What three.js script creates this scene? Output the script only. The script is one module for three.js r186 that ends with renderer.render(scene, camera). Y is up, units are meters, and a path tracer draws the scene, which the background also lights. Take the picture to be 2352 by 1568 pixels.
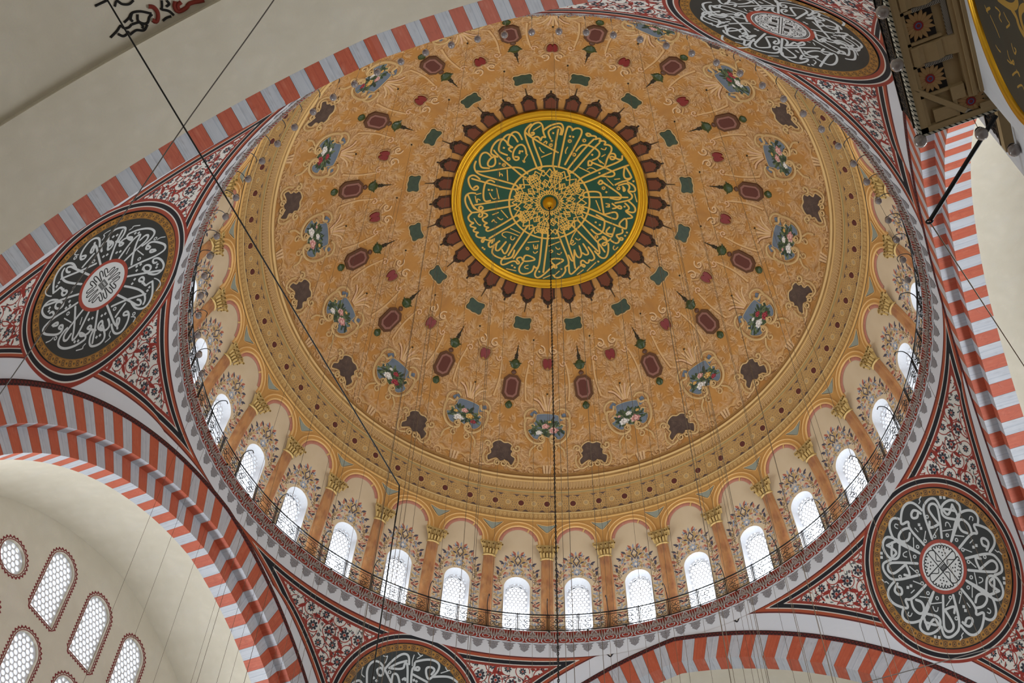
import * as THREE from 'three';
import { mergeGeometries } from 'three/addons/utils/BufferGeometryUtils.js';
import { RectAreaLightUniformsLib } from 'three/addons/lights/RectAreaLightUniformsLib.js';

// ───────── camera, light levels, exposure ─────────
RectAreaLightUniformsLib.init();
const scene = new THREE.Scene();
const camera = new THREE.PerspectiveCamera(31.0965, 2352 / 1568, 0.1, 200);
camera.position.set(-8.354, 1.6, -22.0508);
camera.up.set(-0.31574, 0.54049, -0.77986);
camera.lookAt(-8.354 + 0.22172, 1.6 + 0.84117, -22.0508 + 0.49322);
scene.background = new THREE.Color(0x9fb2c8);
const renderer = new THREE.WebGLRenderer({ antialias: true });
renderer.toneMapping = THREE.LinearToneMapping;
renderer.toneMappingExposure = 0.57;
renderer.shadowMap.enabled = true;
const DAYLIGHT = new THREE.Color(0.94, 0.98, 1.03);
const DRUM_LIGHT = 31, SIDE_LIGHT = 0.8, LOW_LIGHT = 66, APSE_LIGHT = 9, HALL_LIGHT = 0.4;   // daylight thrown in by the windows
const PANE_GLOW = 2.1, PANE_GLARE = 6;

// ───────── measures ─────────
const D2R = Math.PI / 180, R = 13.25, YC = 36.94;                 // dome radius, height of its springing
const ARCX = { r: 13.325, e: 0.795, hc: -2.373 }, ARCZ = { r: 15.603, e: 2.051, hc: -1.683 };
for (const a of [ARCX, ARCZ]) a.y0 = a.hc - Math.sqrt(a.r * a.r - a.e * a.e);
const DX = { 1: 12.31, '-1': 12.62 }, DZ = { 1: 12.57, '-1': 12.87 };
const RR = 12.78, YR = -1.62;                                      // top of the pendentives

let seedState = 7;
const rnd = () => { seedState = (seedState + 0x6d2b79f5) | 0; let t = Math.imul(seedState ^ (seedState >>> 15), 1 | seedState); t = (t + Math.imul(t ^ (t >>> 7), 61 | t)) ^ t; return ((t ^ (t >>> 14)) >>> 0) / 4294967296; };
const rr = (a, b) => a + (b - a) * rnd();
const lerp = (a, b, t) => a + (b - a) * t;

// ───────── object helpers ─────────
const taken = {};
function numbered(name) { const n = taken[name] ?? 0; taken[name] = n + 1; return n ? name + '_' + String(n).padStart(3, '0') : name; }
function put(name, geo, mat, parent) {
  const m = new THREE.Mesh(geo, mat); m.castShadow = m.receiveShadow = true;
  m.name = parent ? name : numbered(name); (parent ?? scene).add(m); return m;
}
function grp(name, parent) { const g = new THREE.Group(); g.name = parent ? name : numbered(name); (parent ?? scene).add(g); return g; }
function structure(o, label) { o.userData.kind = 'structure'; if (label) o.userData.label = label; return o; }
function tag(o, label, category, group) { o.userData.label = label; o.userData.category = category; if (group) o.userData.group = group; return o; }

function gridGeo(nu, nv, f, uvf, flip) {
  const p = [], u = [], ix = [];
  for (let j = 0; j <= nv; j++) for (let i = 0; i <= nu; i++) {
    const a = i / nu, b = j / nv, q = f(a, b); p.push(q[0], q[1], q[2]);
    const w = uvf ? uvf(a, b, q) : [a, b]; u.push(w[0], w[1]);
  }
  for (let j = 0; j < nv; j++) for (let i = 0; i < nu; i++) {
    const a = j * (nu + 1) + i, b = a + 1, c = a + nu + 1, d = c + 1;
    if (flip) ix.push(a, c, b, b, c, d); else ix.push(a, b, c, b, d, c);
  }
  const g = new THREE.BufferGeometry();
  g.setAttribute('position', new THREE.Float32BufferAttribute(p, 3)); g.setAttribute('uv', new THREE.Float32BufferAttribute(u, 2));
  g.setIndex(ix); g.computeVertexNormals(); return g;
}
const plainMerge = (list) => mergeGeometries(list.map((g) => { const n = g.index ? g.toNonIndexed() : g; for (const k of Object.keys(n.attributes)) if (!['position', 'normal', 'uv'].includes(k)) n.deleteAttribute(k); return n; }));
// dome surface: azimuth and elevation in degrees, off = metres inwards
function domeP(az, el, off = 0) {
  const a = az * D2R, e = el * D2R, r = R - off;
  if (el >= 0) return [r * Math.cos(e) * Math.sin(a), r * Math.sin(e), r * Math.cos(e) * Math.cos(a)];
  return [r * Math.sin(a), R * e, r * Math.cos(a)];
}
// local metres (x right, y up, z towards the room) laid onto the dome at elevation el0
function bend(geo, el0 = 0, off0 = 0) {
  const p = geo.attributes.position;
  for (let i = 0; i < p.count; i++) {
    const el = el0 + p.getY(i) / R / D2R, az = -p.getX(i) / (R * Math.cos(Math.max(0, el) * D2R)) / D2R;
    p.setXYZ(i, ...domeP(az, el, off0 + p.getZ(i)));
  }
  geo.computeVertexNormals(); return geo;
}
// plate from a star-shaped outline: rings of points from the middle out, with an edge
function plate(pts, th, rings = 4, cx = 0, cy = 0, back = 0) {
  if (pts.reduce((s, q, i) => { const w = pts[(i + 1) % pts.length]; return s + q[0] * w[1] - w[0] * q[1]; }, 0) < 0) pts = [...pts].reverse();
  const n = pts.length, p = [cx, cy, th], u = [], ix = [];
  let x0 = 1e9, x1 = -1e9, y0 = 1e9, y1 = -1e9;
  for (const [x, y] of pts) { x0 = Math.min(x0, x); x1 = Math.max(x1, x); y0 = Math.min(y0, y); y1 = Math.max(y1, y); }
  const uv = (x, y) => u.push((x - x0) / (x1 - x0), (y - y0) / (y1 - y0));
  uv(cx, cy);
  for (let k = 1; k <= rings; k++) for (const [x, y] of pts) { const t = k / rings, X = lerp(cx, x, t), Y = lerp(cy, y, t); p.push(X, Y, th); uv(X, Y); }
  for (let i = 0; i < n; i++) { const j = (i + 1) % n; ix.push(0, 1 + i, 1 + j); for (let k = 1; k < rings; k++) { const a = 1 + (k - 1) * n, b = 1 + k * n; ix.push(a + i, b + i, a + j, a + j, b + i, b + j); } }
  const base = 1 + rings * n;
  for (const z of [th, back]) for (const [x, y] of pts) { p.push(x, y, z); uv(x, y); }
  for (let i = 0; i < n; i++) { const j = (i + 1) % n; ix.push(base + i, base + n + i, base + j, base + j, base + n + i, base + n + j); }
  const g = new THREE.BufferGeometry(); g.setAttribute('position', new THREE.Float32BufferAttribute(p, 3)); g.setAttribute('uv', new THREE.Float32BufferAttribute(u, 2)); g.setIndex(ix); g.computeVertexNormals(); return g;
}
const V3 = (x, y, z = 0) => new THREE.Vector3(x, y, z);
function closedCurve(pts, n) { return new THREE.CatmullRomCurve3(pts.map(([x, y]) => V3(x, y)), true, 'centripetal').getPoints(n).slice(0, n).map((v) => [v.x, v.y]); }
function tube(pts, r, seg, sides = 6, closed = false) { return new THREE.TubeGeometry(new THREE.CatmullRomCurve3(pts.map((q) => V3(q[0], q[1], q[2] ?? 0)), closed, 'centripetal'), seg ?? pts.length * 4, r, sides, closed); }
function spiral(cx, cy, r0, turns, a0, dir = 1, n = 18) { const o = []; for (let i = 0; i <= n; i++) { const t = i / n, a = a0 + dir * t * turns * 2 * Math.PI, r = r0 * (1 - 0.82 * t); o.push([cx + r * Math.cos(a), cy + r * Math.sin(a)]); } return o; }
function straight(a, b, r, sides = 6) {
  const A = V3(...a), B = V3(...b), d = B.clone().sub(A), g = new THREE.CylinderGeometry(r, r, d.length(), sides, 1);
  g.applyQuaternion(new THREE.Quaternion().setFromUnitVectors(V3(0, 1, 0), d.clone().normalize())); g.translate((A.x + B.x) / 2, (A.y + B.y) / 2, (A.z + B.z) / 2); return g;
}

// ───────── texture helpers ─────────
function canvas(w, h, bg) { const c = document.createElement('canvas'); c.width = w; c.height = h; const x = c.getContext('2d'); if (bg) { x.fillStyle = bg; x.fillRect(0, 0, w, h); } return [c, x]; }
function tex(c, repeat, srgb = true) {
  const t = new THREE.CanvasTexture(c); if (srgb) t.colorSpace = THREE.SRGBColorSpace;
  t.magFilter = THREE.LinearFilter; t.wrapS = t.wrapT = repeat ? THREE.RepeatWrapping : THREE.ClampToEdgeWrapping; return t;
}
function mottle(x, w, h, n, cols, r0, r1, alpha) {            // soft wrapped patches of paint
  for (let i = 0; i < n; i++) {
    const px = rnd() * w, py = rnd() * h, r = rr(r0, r1), c = cols[Math.floor(rnd() * cols.length)], sq = rr(0.4, 1), an = rnd() * 3.14;
    for (const dx of [-w, 0, w]) for (const dy of [-h, 0, h]) {
      if (px + dx < -r || px + dx > w + r || py + dy < -r || py + dy > h + r) continue;
      x.save(); x.translate(px + dx, py + dy); x.rotate(an); x.scale(1, sq);
      const g = x.createRadialGradient(0, 0, 0, 0, 0, r); g.addColorStop(0, `rgba(${c},${alpha})`); g.addColorStop(1, `rgba(${c},0)`);
      x.fillStyle = g; x.beginPath(); x.arc(0, 0, r, 0, 7); x.fill(); x.restore();
    }
  }
}
function curveOn(x, pts) { x.beginPath(); x.moveTo(pts[0][0], pts[0][1]); if (pts.length === 2) x.lineTo(pts[1][0], pts[1][1]); else { for (let i = 1; i < pts.length - 1; i++) x.quadraticCurveTo(pts[i][0], pts[i][1], (pts[i][0] + pts[i + 1][0]) / 2, (pts[i][1] + pts[i + 1][1]) / 2); x.lineTo(pts.at(-1)[0], pts.at(-1)[1]); } }
function stroke(x, pts, w, col) { x.lineCap = 'round'; x.lineJoin = 'round'; x.lineWidth = w; x.strokeStyle = col; curveOn(x, pts); x.stroke(); }
function dot(x, px, py, r, col) { x.fillStyle = col; x.beginPath(); x.arc(px, py, r, 0, 7); x.fill(); }
const matte = (o) => new THREE.MeshStandardMaterial({ roughness: 0.85, side: THREE.DoubleSide, ...o });
const turnHalf = (pts) => pts.map(([a, b]) => [-a, -b]);
// writing: lines of strokes in thousandths of the disc's radius (B broad pen, s small pen, D diamond dot, O ring)
function writing(x, ink, K, broad, small, col, turns = 1, rot = 0) {
  for (let k = 0; k < turns; k++) {
    x.save(); x.rotate(rot + (k * 2 * Math.PI) / turns);
    for (const ln of ink.split('\n')) {
      const pts = ln.slice(1).trim().split(' ').map((q) => q.split(',').map((v) => Number(v) * K)), m = ln[0];
      if (m === 'B' || m === 's') { if (pts.length > 1) stroke(x, pts, m === 'B' ? broad : small, col); }
      else for (const [a, b] of pts) if (m === 'O') { x.lineWidth = small; x.strokeStyle = col; x.beginPath(); x.arc(a, b, small * 1.25, 0, 7); x.stroke(); } else { x.save(); x.translate(a, b); x.rotate(0.8); x.fillStyle = col; x.fillRect(-broad * 0.55, -broad * 0.55, broad * 1.1, broad * 1.1); x.restore(); }
    }
    x.restore();
  }
}
const lampParts = {}, WORDS = ['first', 'second', 'third', 'fourth', 'fifth', 'sixth', 'seventh', 'eighth', 'ninth', 'tenth'];
const nthWord = (k) => (k < 10 ? WORDS[k] : k + 1 + ((k + 1) % 100 > 10 && (k + 1) % 100 < 14 ? 'th' : ['th', 'st', 'nd', 'rd'][(k + 1) % 10] ?? 'th'));
const INK_MED = `B-152,-880 -95,-863 -54,-819 -43,-722 -38,-586 -29,-437 -30,-409 -55,-374 -81,-360
B-68,-820 -77,-789 -112,-735 -183,-630 -288,-495
B-110,-732 -98,-693 -93,-564 -84,-408 -57,-395
B-237,-771 -253,-812 -248,-854 -225,-874 -168,-874 -107,-831 -93,-790 -111,-765 -142,-770 -145,-792 -122,-791
B-237,-771 -229,-727 -236,-690 -215,-709 -195,-707 -173,-675 -174,-716 -157,-737 -122,-737 -109,-729
B-237,-771 -299,-793 -355,-794 -421,-784 -441,-755 -431,-706 -394,-660
B-275,-661 -271,-724 -296,-754 -350,-762 -397,-756 -414,-726 -405,-696 -381,-668
s-149,-811 -231,-828
s-196,-646 -227,-660 -216,-648 -233,-644 -214,-628
s-136,-615 -135,-574 -156,-545
s-116,-510 -225,-513
s5,-590 65,-552 57,-525 74,-522 74,-546
B-6,-764 -9,-824 18,-866 62,-867 109,-831 144,-778 137,-748 109,-716 139,-728 163,-717 146,-682
B44,-757 49,-821 83,-862 126,-866 176,-838
B199,-663 254,-713 256,-748 223,-803 181,-841 165,-834 147,-800 146,-758
B180,-844 208,-852 269,-829 319,-787 344,-743 330,-716 297,-682
B297,-682 324,-700 373,-692 415,-661 425,-630 404,-604 365,-605 336,-635 324,-686
B354,-705 366,-752 394,-777 435,-773 477,-728 497,-666 493,-630 426,-599
B302,-760 289,-692 207,-520 139,-373 117,-364
B520,-718 552,-689 570,-633 552,-577 452,-493 238,-321 234,-291 250,-262
B549,-614 520,-591 360,-554 130,-503 85,-393
B13,-601 -3,-656 4,-700 28,-720 74,-715 132,-670 156,-611 140,-573 106,-576 97,-600 129,-613
D-277,-636
D198,-748
D62,-652
D41,-643
D75,-636
D305,-605
D524,-377
D495,-362
O-252,-595
O201,-618
O271,-574
s344,-516 365,-468 353,-495 328,-492 332,-469
s262,-511 302,-400
s530,-340 532,-290 520,-257 492,-260
s443,-362 466,-245
s615,-371 665,-377
s682,-362 701,-295 691,-287 674,-334 654,-304
B562,-524 577,-565 610,-593 651,-589 678,-557 688,-490 677,-440 645,-423 610,-437 619,-469 657,-456
B633,-557 528,-468 275,-264 199,-291
B436,-437 455,-470 491,-477 530,-462 586,-377 615,-303 609,-264 559,-258
B725,-272 441,-210 335,-181
B668,-393 706,-419 762,-413 794,-376 808,-324 809,-275 804,-242 792,-201
B747,-400 749,-336 753,-252 742,-231
B791,-203 718,-180 558,-152 364,-112 321,-120
B754,-311 741,-233 713,-193 679,-194 657,-214 673,-238 702,-232 704,-197 693,-163 700,-129 731,-120 745,-140 721,-159
B693,-163 656,-140 650,-108 686,-101 720,-100 719,-56 683,-30 723,-31 735,-3 689,23 726,23 737,48 711,66 548,43 350,-5 350,28
B793,-200 836,-184 855,-156 849,-109 814,-83 860,-84 871,-59 814,-21 857,-16 862,12 812,36 850,39 861,72 823,106 780,116
B780,116 815,121 835,150 821,164 793,130 765,160 701,182 718,190 740,204
B695,170 752,176 783,209 782,247 740,242 654,213
B741,143 634,120 339,66 334,20 313,-22
B697,236 739,287 719,319 668,294 595,248
B670,315 675,374 641,373 567,293
B741,253 785,299 775,356 710,425 619,450 577,414 551,375
B634,406 534,326 329,170 304,157
B596,460 490,381 272,223 250,202
B669,407 723,424 751,474 727,498 627,485 587,502 586,548 552,531 576,491 553,470 510,479 518,530 473,552 373,570 433,488 473,472 504,513
B523,543 577,575 604,626 589,671 537,692 465,682 427,621 429,658 397,664 356,611 183,266
B397,664 453,703 469,758 440,786 363,763 240,704
B366,738 291,599 134,308 142,261
O414,408
D851,219
D841,242
D645,536
D628,569
D404,715
s339,390 352,437 338,443 319,405 335,444 318,451 297,407
s371,468 370,498 330,481
s383,342 270,373
s488,120 417,205
s447,230 524,142 586,132 605,161 576,203
s518,208 540,229 520,260 490,238
s496,-112 467,-8
s600,-99 534,-101
s562,-51 547,-8 520,-15
s638,-27 608,-51 614,-21 597,1
s796,-131 792,-71 771,-29 759,-39 778,-43
s485,597 522,590 533,616 501,637
s715,550 632,611
s395,808 307,801
B-384,-725 -345,-666 -231,-466 -182,-375 -185,-311
B-240,-351 -331,-494 -471,-716 -501,-714 -515,-685 -505,-658 -529,-672 -570,-665 -597,-638 -589,-600 -537,-547 -307,-345
D-321,-708
D-279,-635
D-465,-611
D-492,-594
D-600,-340
D-597,-123
D-887,94
D-588,105
O-253,-595
O-444,-565
O-581,-515
O-432,-410
O-577,51
O-718,112
s-400,-511 -366,-487 -357,-456
s-708,-368 -734,-336 -757,-358
s-683,-285 -721,-293
s-640,-271 -643,-228 -660,-222 -644,-263 -672,-203
s-430,-260 -507,-169
s-497,-211 -526,-220 -556,-198 -578,-164
s-645,-38 -680,58
s-717,2 -766,15
s-850,230 -841,327
s-455,155 -454,278
B-673,-491 -575,-449 -318,-291 -306,-275 -307,-212
B-714,-434 -632,-399 -354,-235 -323,-237
B-465,-440 -525,-483 -582,-467 -647,-406 -680,-345 -665,-303 -626,-284 -582,-284
B-622,-573 -648,-576 -667,-541 -640,-539 -618,-561 -636,-577
B-664,-536 -702,-520 -705,-495 -682,-484 -720,-485 -743,-463 -710,-449 -755,-444 -778,-414 -744,-397 -788,-383 -812,-346 -792,-299 -737,-259 -671,-168
B-770,-280 -806,-276 -818,-240 -793,-209 -758,-216 -753,-253 -783,-248 -829,-187 -864,-179 -876,-213
B-864,-179 -821,-163 -669,-162 -410,-148 -360,-119
B-903,-94 -722,-98 -420,-74 -353,-101
B-522,-243 -533,-287 -559,-290 -572,-257 -544,-234 -530,-247
B-572,-257 -733,-94 -741,-48 -698,-34 -602,-84
B-856,-86 -816,-18 -817,39 -869,53 -887,39 -870,-73
B-701,62 -756,50 -846,65 -884,45
B-732,82 -801,82 -830,108 -828,150 -792,178 -823,234 -810,271 -762,281 -630,256
B-828,79 -869,124 -879,185 -857,212 -809,185
B-766,110 -782,153 -751,168 -769,119
B-547,-22 -570,-48 -595,-30 -583,0 -553,-5
B-594,-10 -702,163 -717,212 -688,236 -638,216 -595,176
B-769,244 -408,93 -351,73 -358,37 -385,19 -531,72 -517,145 -474,337
s-538,226 -573,244 -567,260 -542,250 -565,266 -558,278 -528,262
s-446,724 -424,738 -432,779 -478,752
D-705,331
D-364,389
D-393,434
D-625,625
D-595,654
D173,774
D-225,838
O-311,553
O192,533
B-599,252 -629,311 -661,346 -676,323 -654,296 -616,313 -585,307
B-762,282 -804,360 -795,422 -759,433 -705,385
B-723,299 -749,352 -732,382 -688,378 -741,466 -734,485 -686,473
B-473,331 -489,341 -591,346 -609,383 -593,427 -557,438 -340,186 -284,163
B-276,218 -617,577 -639,579 -685,450 -591,486 -577,524 -618,574
B-252,281 -440,632 -482,589 -525,525
B-477,498 -434,517 -422,557 -482,589
B-402,313 -456,379 -453,429 -395,524 -338,538 -308,496 -292,452
B-440,632 -394,651 -349,647 -331,662 -354,687 -389,664 -403,609 -373,567 -363,593 -399,638
B-592,574 -591,611 -544,615 -508,607 -517,655 -541,695 -568,676 -538,649 -506,704 -472,705 -439,654
B-204,305 -297,611
B-349,595 -310,594 -296,648 -277,754 -246,749 -235,707
B-310,647 -330,753
B-398,675 -375,756 -315,830 -269,811 -249,758
B-128,349 -264,718
B-128,349 -119,322 -142,295 -195,294
B-190,635 -222,777 -164,807 -143,776 -130,809 -102,813 -83,759 -55,763 -42,796 -56,848 -83,828 -48,798 91,881 115,856 81,761
B-152,578 -162,639 -168,710 -132,718 -107,677
B-103,585 -102,675 -62,727 -35,694 -37,618
B-40,612 14,735 31,820
B-20,341 14,735
B40,648 41,716 14,735
B48,329 54,446 59,678 78,762 132,763 131,810 206,865 270,858 282,811
B302,733 197,706 88,685 191,624 245,625 238,674 202,735 233,746 228,701
s268,817 203,789
s39,902 -40,872
s-76,898 -195,839
s-25,530 -59,469 -131,409
s-40,499 -68,488 -69,518 -33,526 -41,556 -81,538
s-101,486 -114,522 -144,511
s131,505 126,544 93,535
s142,584 132,610 97,587
s194,464 66,459`;
const INK_RA = `B-277,-242 -533,-484 -562,-567 -506,-623 -433,-606 -408,-538 -386,-376
B-386,-376 -221,-429 -309,-489
B-571,-488 -620,-571 -601,-640 -510,-682 -360,-668 -163,-333
B-350,-659 -358,-776 -292,-865 -171,-880 -42,-814 29,-751 -108,-714 -21,-656 -15,-363
B-303,-646 -291,-744 -203,-748 -160,-697 -221,-645 -273,-672
B-27,-651 41,-708 157,-701 203,-652 175,-592 93,-556 18,-600
B-25,-810 6,-889 108,-904 195,-838 263,-685 119,-343
B-359,-122 -596,-191 -669,-219 -733,-383
B-733,-383 -572,-323 -571,-433 -603,-442 -704,-298
B-669,-219 -774,-256 -820,-326 -787,-427 -685,-479 -577,-483 -500,-386 -607,-246
D-723,-518
D-686,-559
D-151,-526
D-168,-574
O-361,-204
O-214,-325
O-337,-554
O-64,-384
O74,-413
s-475,-196 -357,-282
s-482,-236 -510,-285 -479,-322 -438,-293
s-235,-344 -328,-354
s-84,-530 -89,-589
s-78,-408 -169,-456
s127,-442 28,-528
s97,-765 119,-809 71,-830 55,-791
s-390,-740 -438,-743 -429,-768 -488,-771`;
const INK_RB = `B128,349 210,543 316,684 423,722 473,703
B335,702 336,601 337,412 363,213
B227,271 392,511 476,616 464,672 402,644 382,596
B169,763 336,819 482,792 545,717 510,593 407,514
B169,763 184,709 217,674 131,609 126,565 84,540 56,590 109,632 160,617
B317,131 510,239 634,301 678,359 579,375 553,334 603,327 703,355
B619,254 717,281 778,348 768,438 670,501 568,514 503,473 512,416 554,423 559,483
B385,414 530,301
B341,4 561,9 762,-19
B526,189 614,239 673,186 652,124 583,71 572,114 631,137 759,179 820,107 811,-17 770,-65 683,-69 610,-30
B572,114 505,105 537,50 599,43 646,108
B614,15 568,-79 538,-127 515,-86 540,-53 607,-76 624,-164 601,-226 550,-230 623,-134 673,-130 687,-190 699,-281 685,-405 647,-497 588,-558 512,-546 443,-478 422,-436
B172,-361 310,-336 502,-324 615,-345 609,-300 537,-232 321,-130
B259,-229 434,-405 493,-473 563,-476 585,-422 523,-366
s364,-225 446,-242
s272,-501 367,-385
s707,250 749,224 791,273 823,184
s734,-127 753,-173 782,-157 763,-266
s606,550 621,627 685,593
s462,-638 485,-666 477,-741
s132,782 161,848 247,913 307,870 325,860
B127,-342 166,-477 196,-658 232,-752 278,-817 349,-794 400,-702 450,-580 431,-508 359,-503 340,-549 367,-574 399,-527
B291,-671 269,-603 328,-579 310,-654
B-7,356 9,519 33,842
B34,669 82,754 63,851 -14,887 -112,828 -178,734 -165,668 -100,702 -105,743
B-77,566 -16,584 7,676 -61,685 -107,614 -92,562 -50,560
D445,81
D435,131
D430,-113
D429,-61
D710,39
D703,91
D645,-298
D654,-245
D-134,506
D-120,453
D-59,471
D-70,768
D-28,767
D68,478
D124,457
D247,739
D291,721
O226,-456
O413,266
O575,582
O484,-600`;
const INK_RC = `B-161,310 -310,657 -354,716 -532,724 -573,554 -544,460 -518,525 -505,594 -472,472
B-275,506 -421,546 -458,581 -449,639 -371,720 -320,638
B-1,384 -32,680 -47,753 -105,795 -172,692 -184,637 -52,477
B-48,448 -94,365 -152,369 -199,468 -183,534 -154,514 -151,446
B2,729 -16,831 -68,882 -225,802 -309,694 -259,573 -211,554 -200,610 -241,676 -258,611
B364,576 307,694 280,692 217,580 206,498
B352,495 270,347 196,268
B423,276 348,352 120,508
B325,716 300,776 154,812 54,739 -12,677
B95,670 72,573 34,514 55,613 45,696 80,681 81,618
B153,622 148,549 115,602 129,655
B555,270 660,358 664,463 602,560 406,562 400,489 429,526 465,503 418,577
B630,393 552,439 456,391 460,291
B600,427 498,305 445,197 382,181 380,99
B-185,301 -237,311 -266,449 -285,370 -269,241 -321,289 -315,124 -363,183 -348,266 -266,449
B-279,516 -482,79
B-335,297 -480,451 -512,456 -564,366 -568,261 -550,358 -488,390 -437,347
B-470,393 -458,294 -512,137 -583,162 -617,41 -574,33 -526,145 -510,40
B-697,484 -597,114 -597,3 -652,16 -722,145 -746,278 -708,356 -581,362
B-320,-35 -483,-30 -609,-47 -672,-145 -626,-194 -600,-136 -625,-53
B-254,-264 -321,-146 -411,-59 -417,-196 -379,-234 -377,-165 -431,-130 -605,-161 -710,-129 -631,-308 -554,-345
B-723,-51 -777,-132 -730,-253 -642,-377 -489,-381 -470,-290 -508,-255 -510,-339
B-352,-540 -390,-678 -420,-688 -434,-486 -564,-502 -588,-476 -557,-358 -269,-197
B-432,-666 -581,-662 -636,-561 -633,-410 -563,-239
B-84,-624 -230,-426 -397,-307
B-133,-777 -236,-793 -289,-721 -315,-596 -241,-549 -184,-596
B-12,-632 11,-870 -27,-877 -70,-728 -128,-751 -150,-685 -113,-673
B40,-862 -12,-1001 -122,-1031 -245,-966 -277,-850
D419,395
D394,380
D-388,442
D-411,450
D-381,-448
D-394,-475
D-615,595
D-641,549
D490,643
D461,672
D114,375
D84,381
s113,885 6,847
s-266,866 -335,766
s-588,431 -624,423 -640,510
s-645,-405 -719,-324
s-332,81 -362,67
s-383,33 -420,70`;
const INK_RD = `B-608,162 -659,337 -698,472 -669,572 -606,622 -524,614 -432,530 -263,350
B-445,545 -398,650 -308,777 -227,837 -154,821 -122,710
B-387,580 -179,602 -190,709 -143,713 -76,461
B-387,580 -305,667 -171,742
B-33,771 59,825 204,865 310,829 316,738 272,652 201,559 118,721 203,762 269,734 232,660
B-26,475 -66,652 -38,687 -46,749
B-21,664 31,651 46,701 -4,706 -19,656
B-29,588 197,540
B268,633 373,670 509,697 616,652
B-551,505 -519,560 -459,523 -448,453 -511,435 -549,497
B-290,342 -322,488 -286,535 -231,514 -164,377
B-154,480 -125,516 -116,482
B-843,229 -785,301 -720,279 -656,193
D-570,386
D-519,360
D6,515
D46,508
O-367,526
s-84,850 -92,773 -71,701
s-516,717 -475,711 -455,744 -457,652 -469,625
s-40,899 2,855 49,896 -27,819
s403,807 435,760 492,794 361,713
s-760,481 -772,386 -705,360`;
const INK_WALL = `B123,71 141,-192 197,-394 283,-513 316,-484
B150,-295 127,-402 41,-402 -5,-514
B297,-676 230,-530 125,-496 34,-551
s-112,552 -171,478 -135,539 -52,336 -153,536
s-6,201 10,35 -81,167 -98,99
s27,-38 -18,-88 -24,-172 -109,-23
s-164,433 -246,320 -304,275
s-454,460 -476,405 -468,346
s-371,104 -442,119 -461,-25 -390,-39 -476,60 -480,167
s-239,-74 -342,-91 -249,-193 -249,-143
s-597,103 -458,-102 -527,-139 -483,-63
s-677,19 -574,-138 -621,-182`;

const INK_EDGE = `K815,42 793,48 775,55 773,46 761,42 751,45
K765,58 749,62 736,69 717,64 693,45
K736,69 746,58 745,50
K725,60 732,45 723,32 713,30 702,40 692,43
K716,26 731,18 748,27 769,25
K751,45 730,39 729,27 733,24
K794,41 785,30 774,30 766,34
K807,127 789,126 773,125
K765,103 753,113 745,100 730,92 715,95
K653,62 662,46 667,43
K665,42 650,29 645,15
K642,57 641,45 651,43
K677,16 665,18 652,16
R691,64 681,57 678,43 683,30 693,22 699,31
R624,45 633,33 631,19 607,17 596,22 557,13
R611,35 623,33 627,22`;

// ───────── painted and natural surfaces ─────────
function plaster(base, spots, n = 260, size = 512, a = 0.12) { const [c, x] = canvas(size, size, base); mottle(x, size, size, n, spots, 8, 90, a); for (let i = 0; i < 5000; i++) { x.fillStyle = `rgba(${rnd() > 0.5 ? '255,255,255' : '60,50,40'},0.05)`; x.fillRect(rnd() * size, rnd() * size, 1.5, 1.5); } return tex(c, true); }
function marble(base, streaks, veins, wide, seedN) {          // streaks run along v
  seedState = seedN; const S = 512, [c, x] = canvas(S, S, base);
  for (let i = 0; i < wide; i++) { const w = rr(2, 26), px = rnd() * S, col = streaks[Math.floor(rnd() * streaks.length)], a0 = rr(-14, 14); for (const d of [-S, 0, S]) { x.globalAlpha = rr(0.12, 0.5); stroke(x, [[px + d, -20], [px + d + a0, S * 0.35], [px + d - a0 * 0.6, S * 0.7], [px + d, S + 20]], w, col); } }
  x.globalAlpha = 0.5;
  for (let i = 0; i < veins[0]; i++) { let px = rnd() * S, py = rnd() * S, an = rnd() * 6.3; const pts = []; for (let k = 0; k < 9; k++) { pts.push([px, py]); an += rr(-0.7, 0.7); px += Math.cos(an) * 30; py += Math.sin(an) * 30; } stroke(x, pts, rr(0.8, 2.4), veins[1]); }
  x.globalAlpha = 1; mottle(x, S, S, 60, ['255,255,255', '40,20,20'], 10, 60, 0.06); return tex(c, true);
}
const T = {};
T.red = [11, 12, 13].map((s) => marble('#b85a40', ['#c4684c', '#ad4f38', '#bf6044', '#a84a36'], [26, '#7c2f24'], 16, s));
T.white = [21, 22, 23].map((s) => marble('#bbbfc6', ['#a9afb8', '#979fac', '#cccfd4', '#9fa7b3', '#c2c6cc'], [3, '#8c93a0'], 26, s));
T.orange = marble('#ad7a4c', ['#b98a58', '#98633e', '#c09a6c', '#94593a'], [46, '#6e4430'], 14, 31);
{ const c = T.orange.image, x = c.getContext('2d'); mottle(x, 512, 512, 150, ['120,70,44', '196,140,84', '160,104,84', '96,60,44', '206,160,110'], 10, 70, 0.28); }
T.rose = marble('#b27560', ['#b98068', '#a8654f', '#c08e74', '#9c5a48'], [30, '#7d4436'], 14, 32);
seedState = 41; T.cream = plaster('#cfc8b6', ['190,180,160', '236,230,216', '200,196,186'], 200, 512, 0.1);
T.chalk = plaster('#d3d6da', ['190,195,204', '240,240,240'], 200, 512, 0.1);
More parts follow.
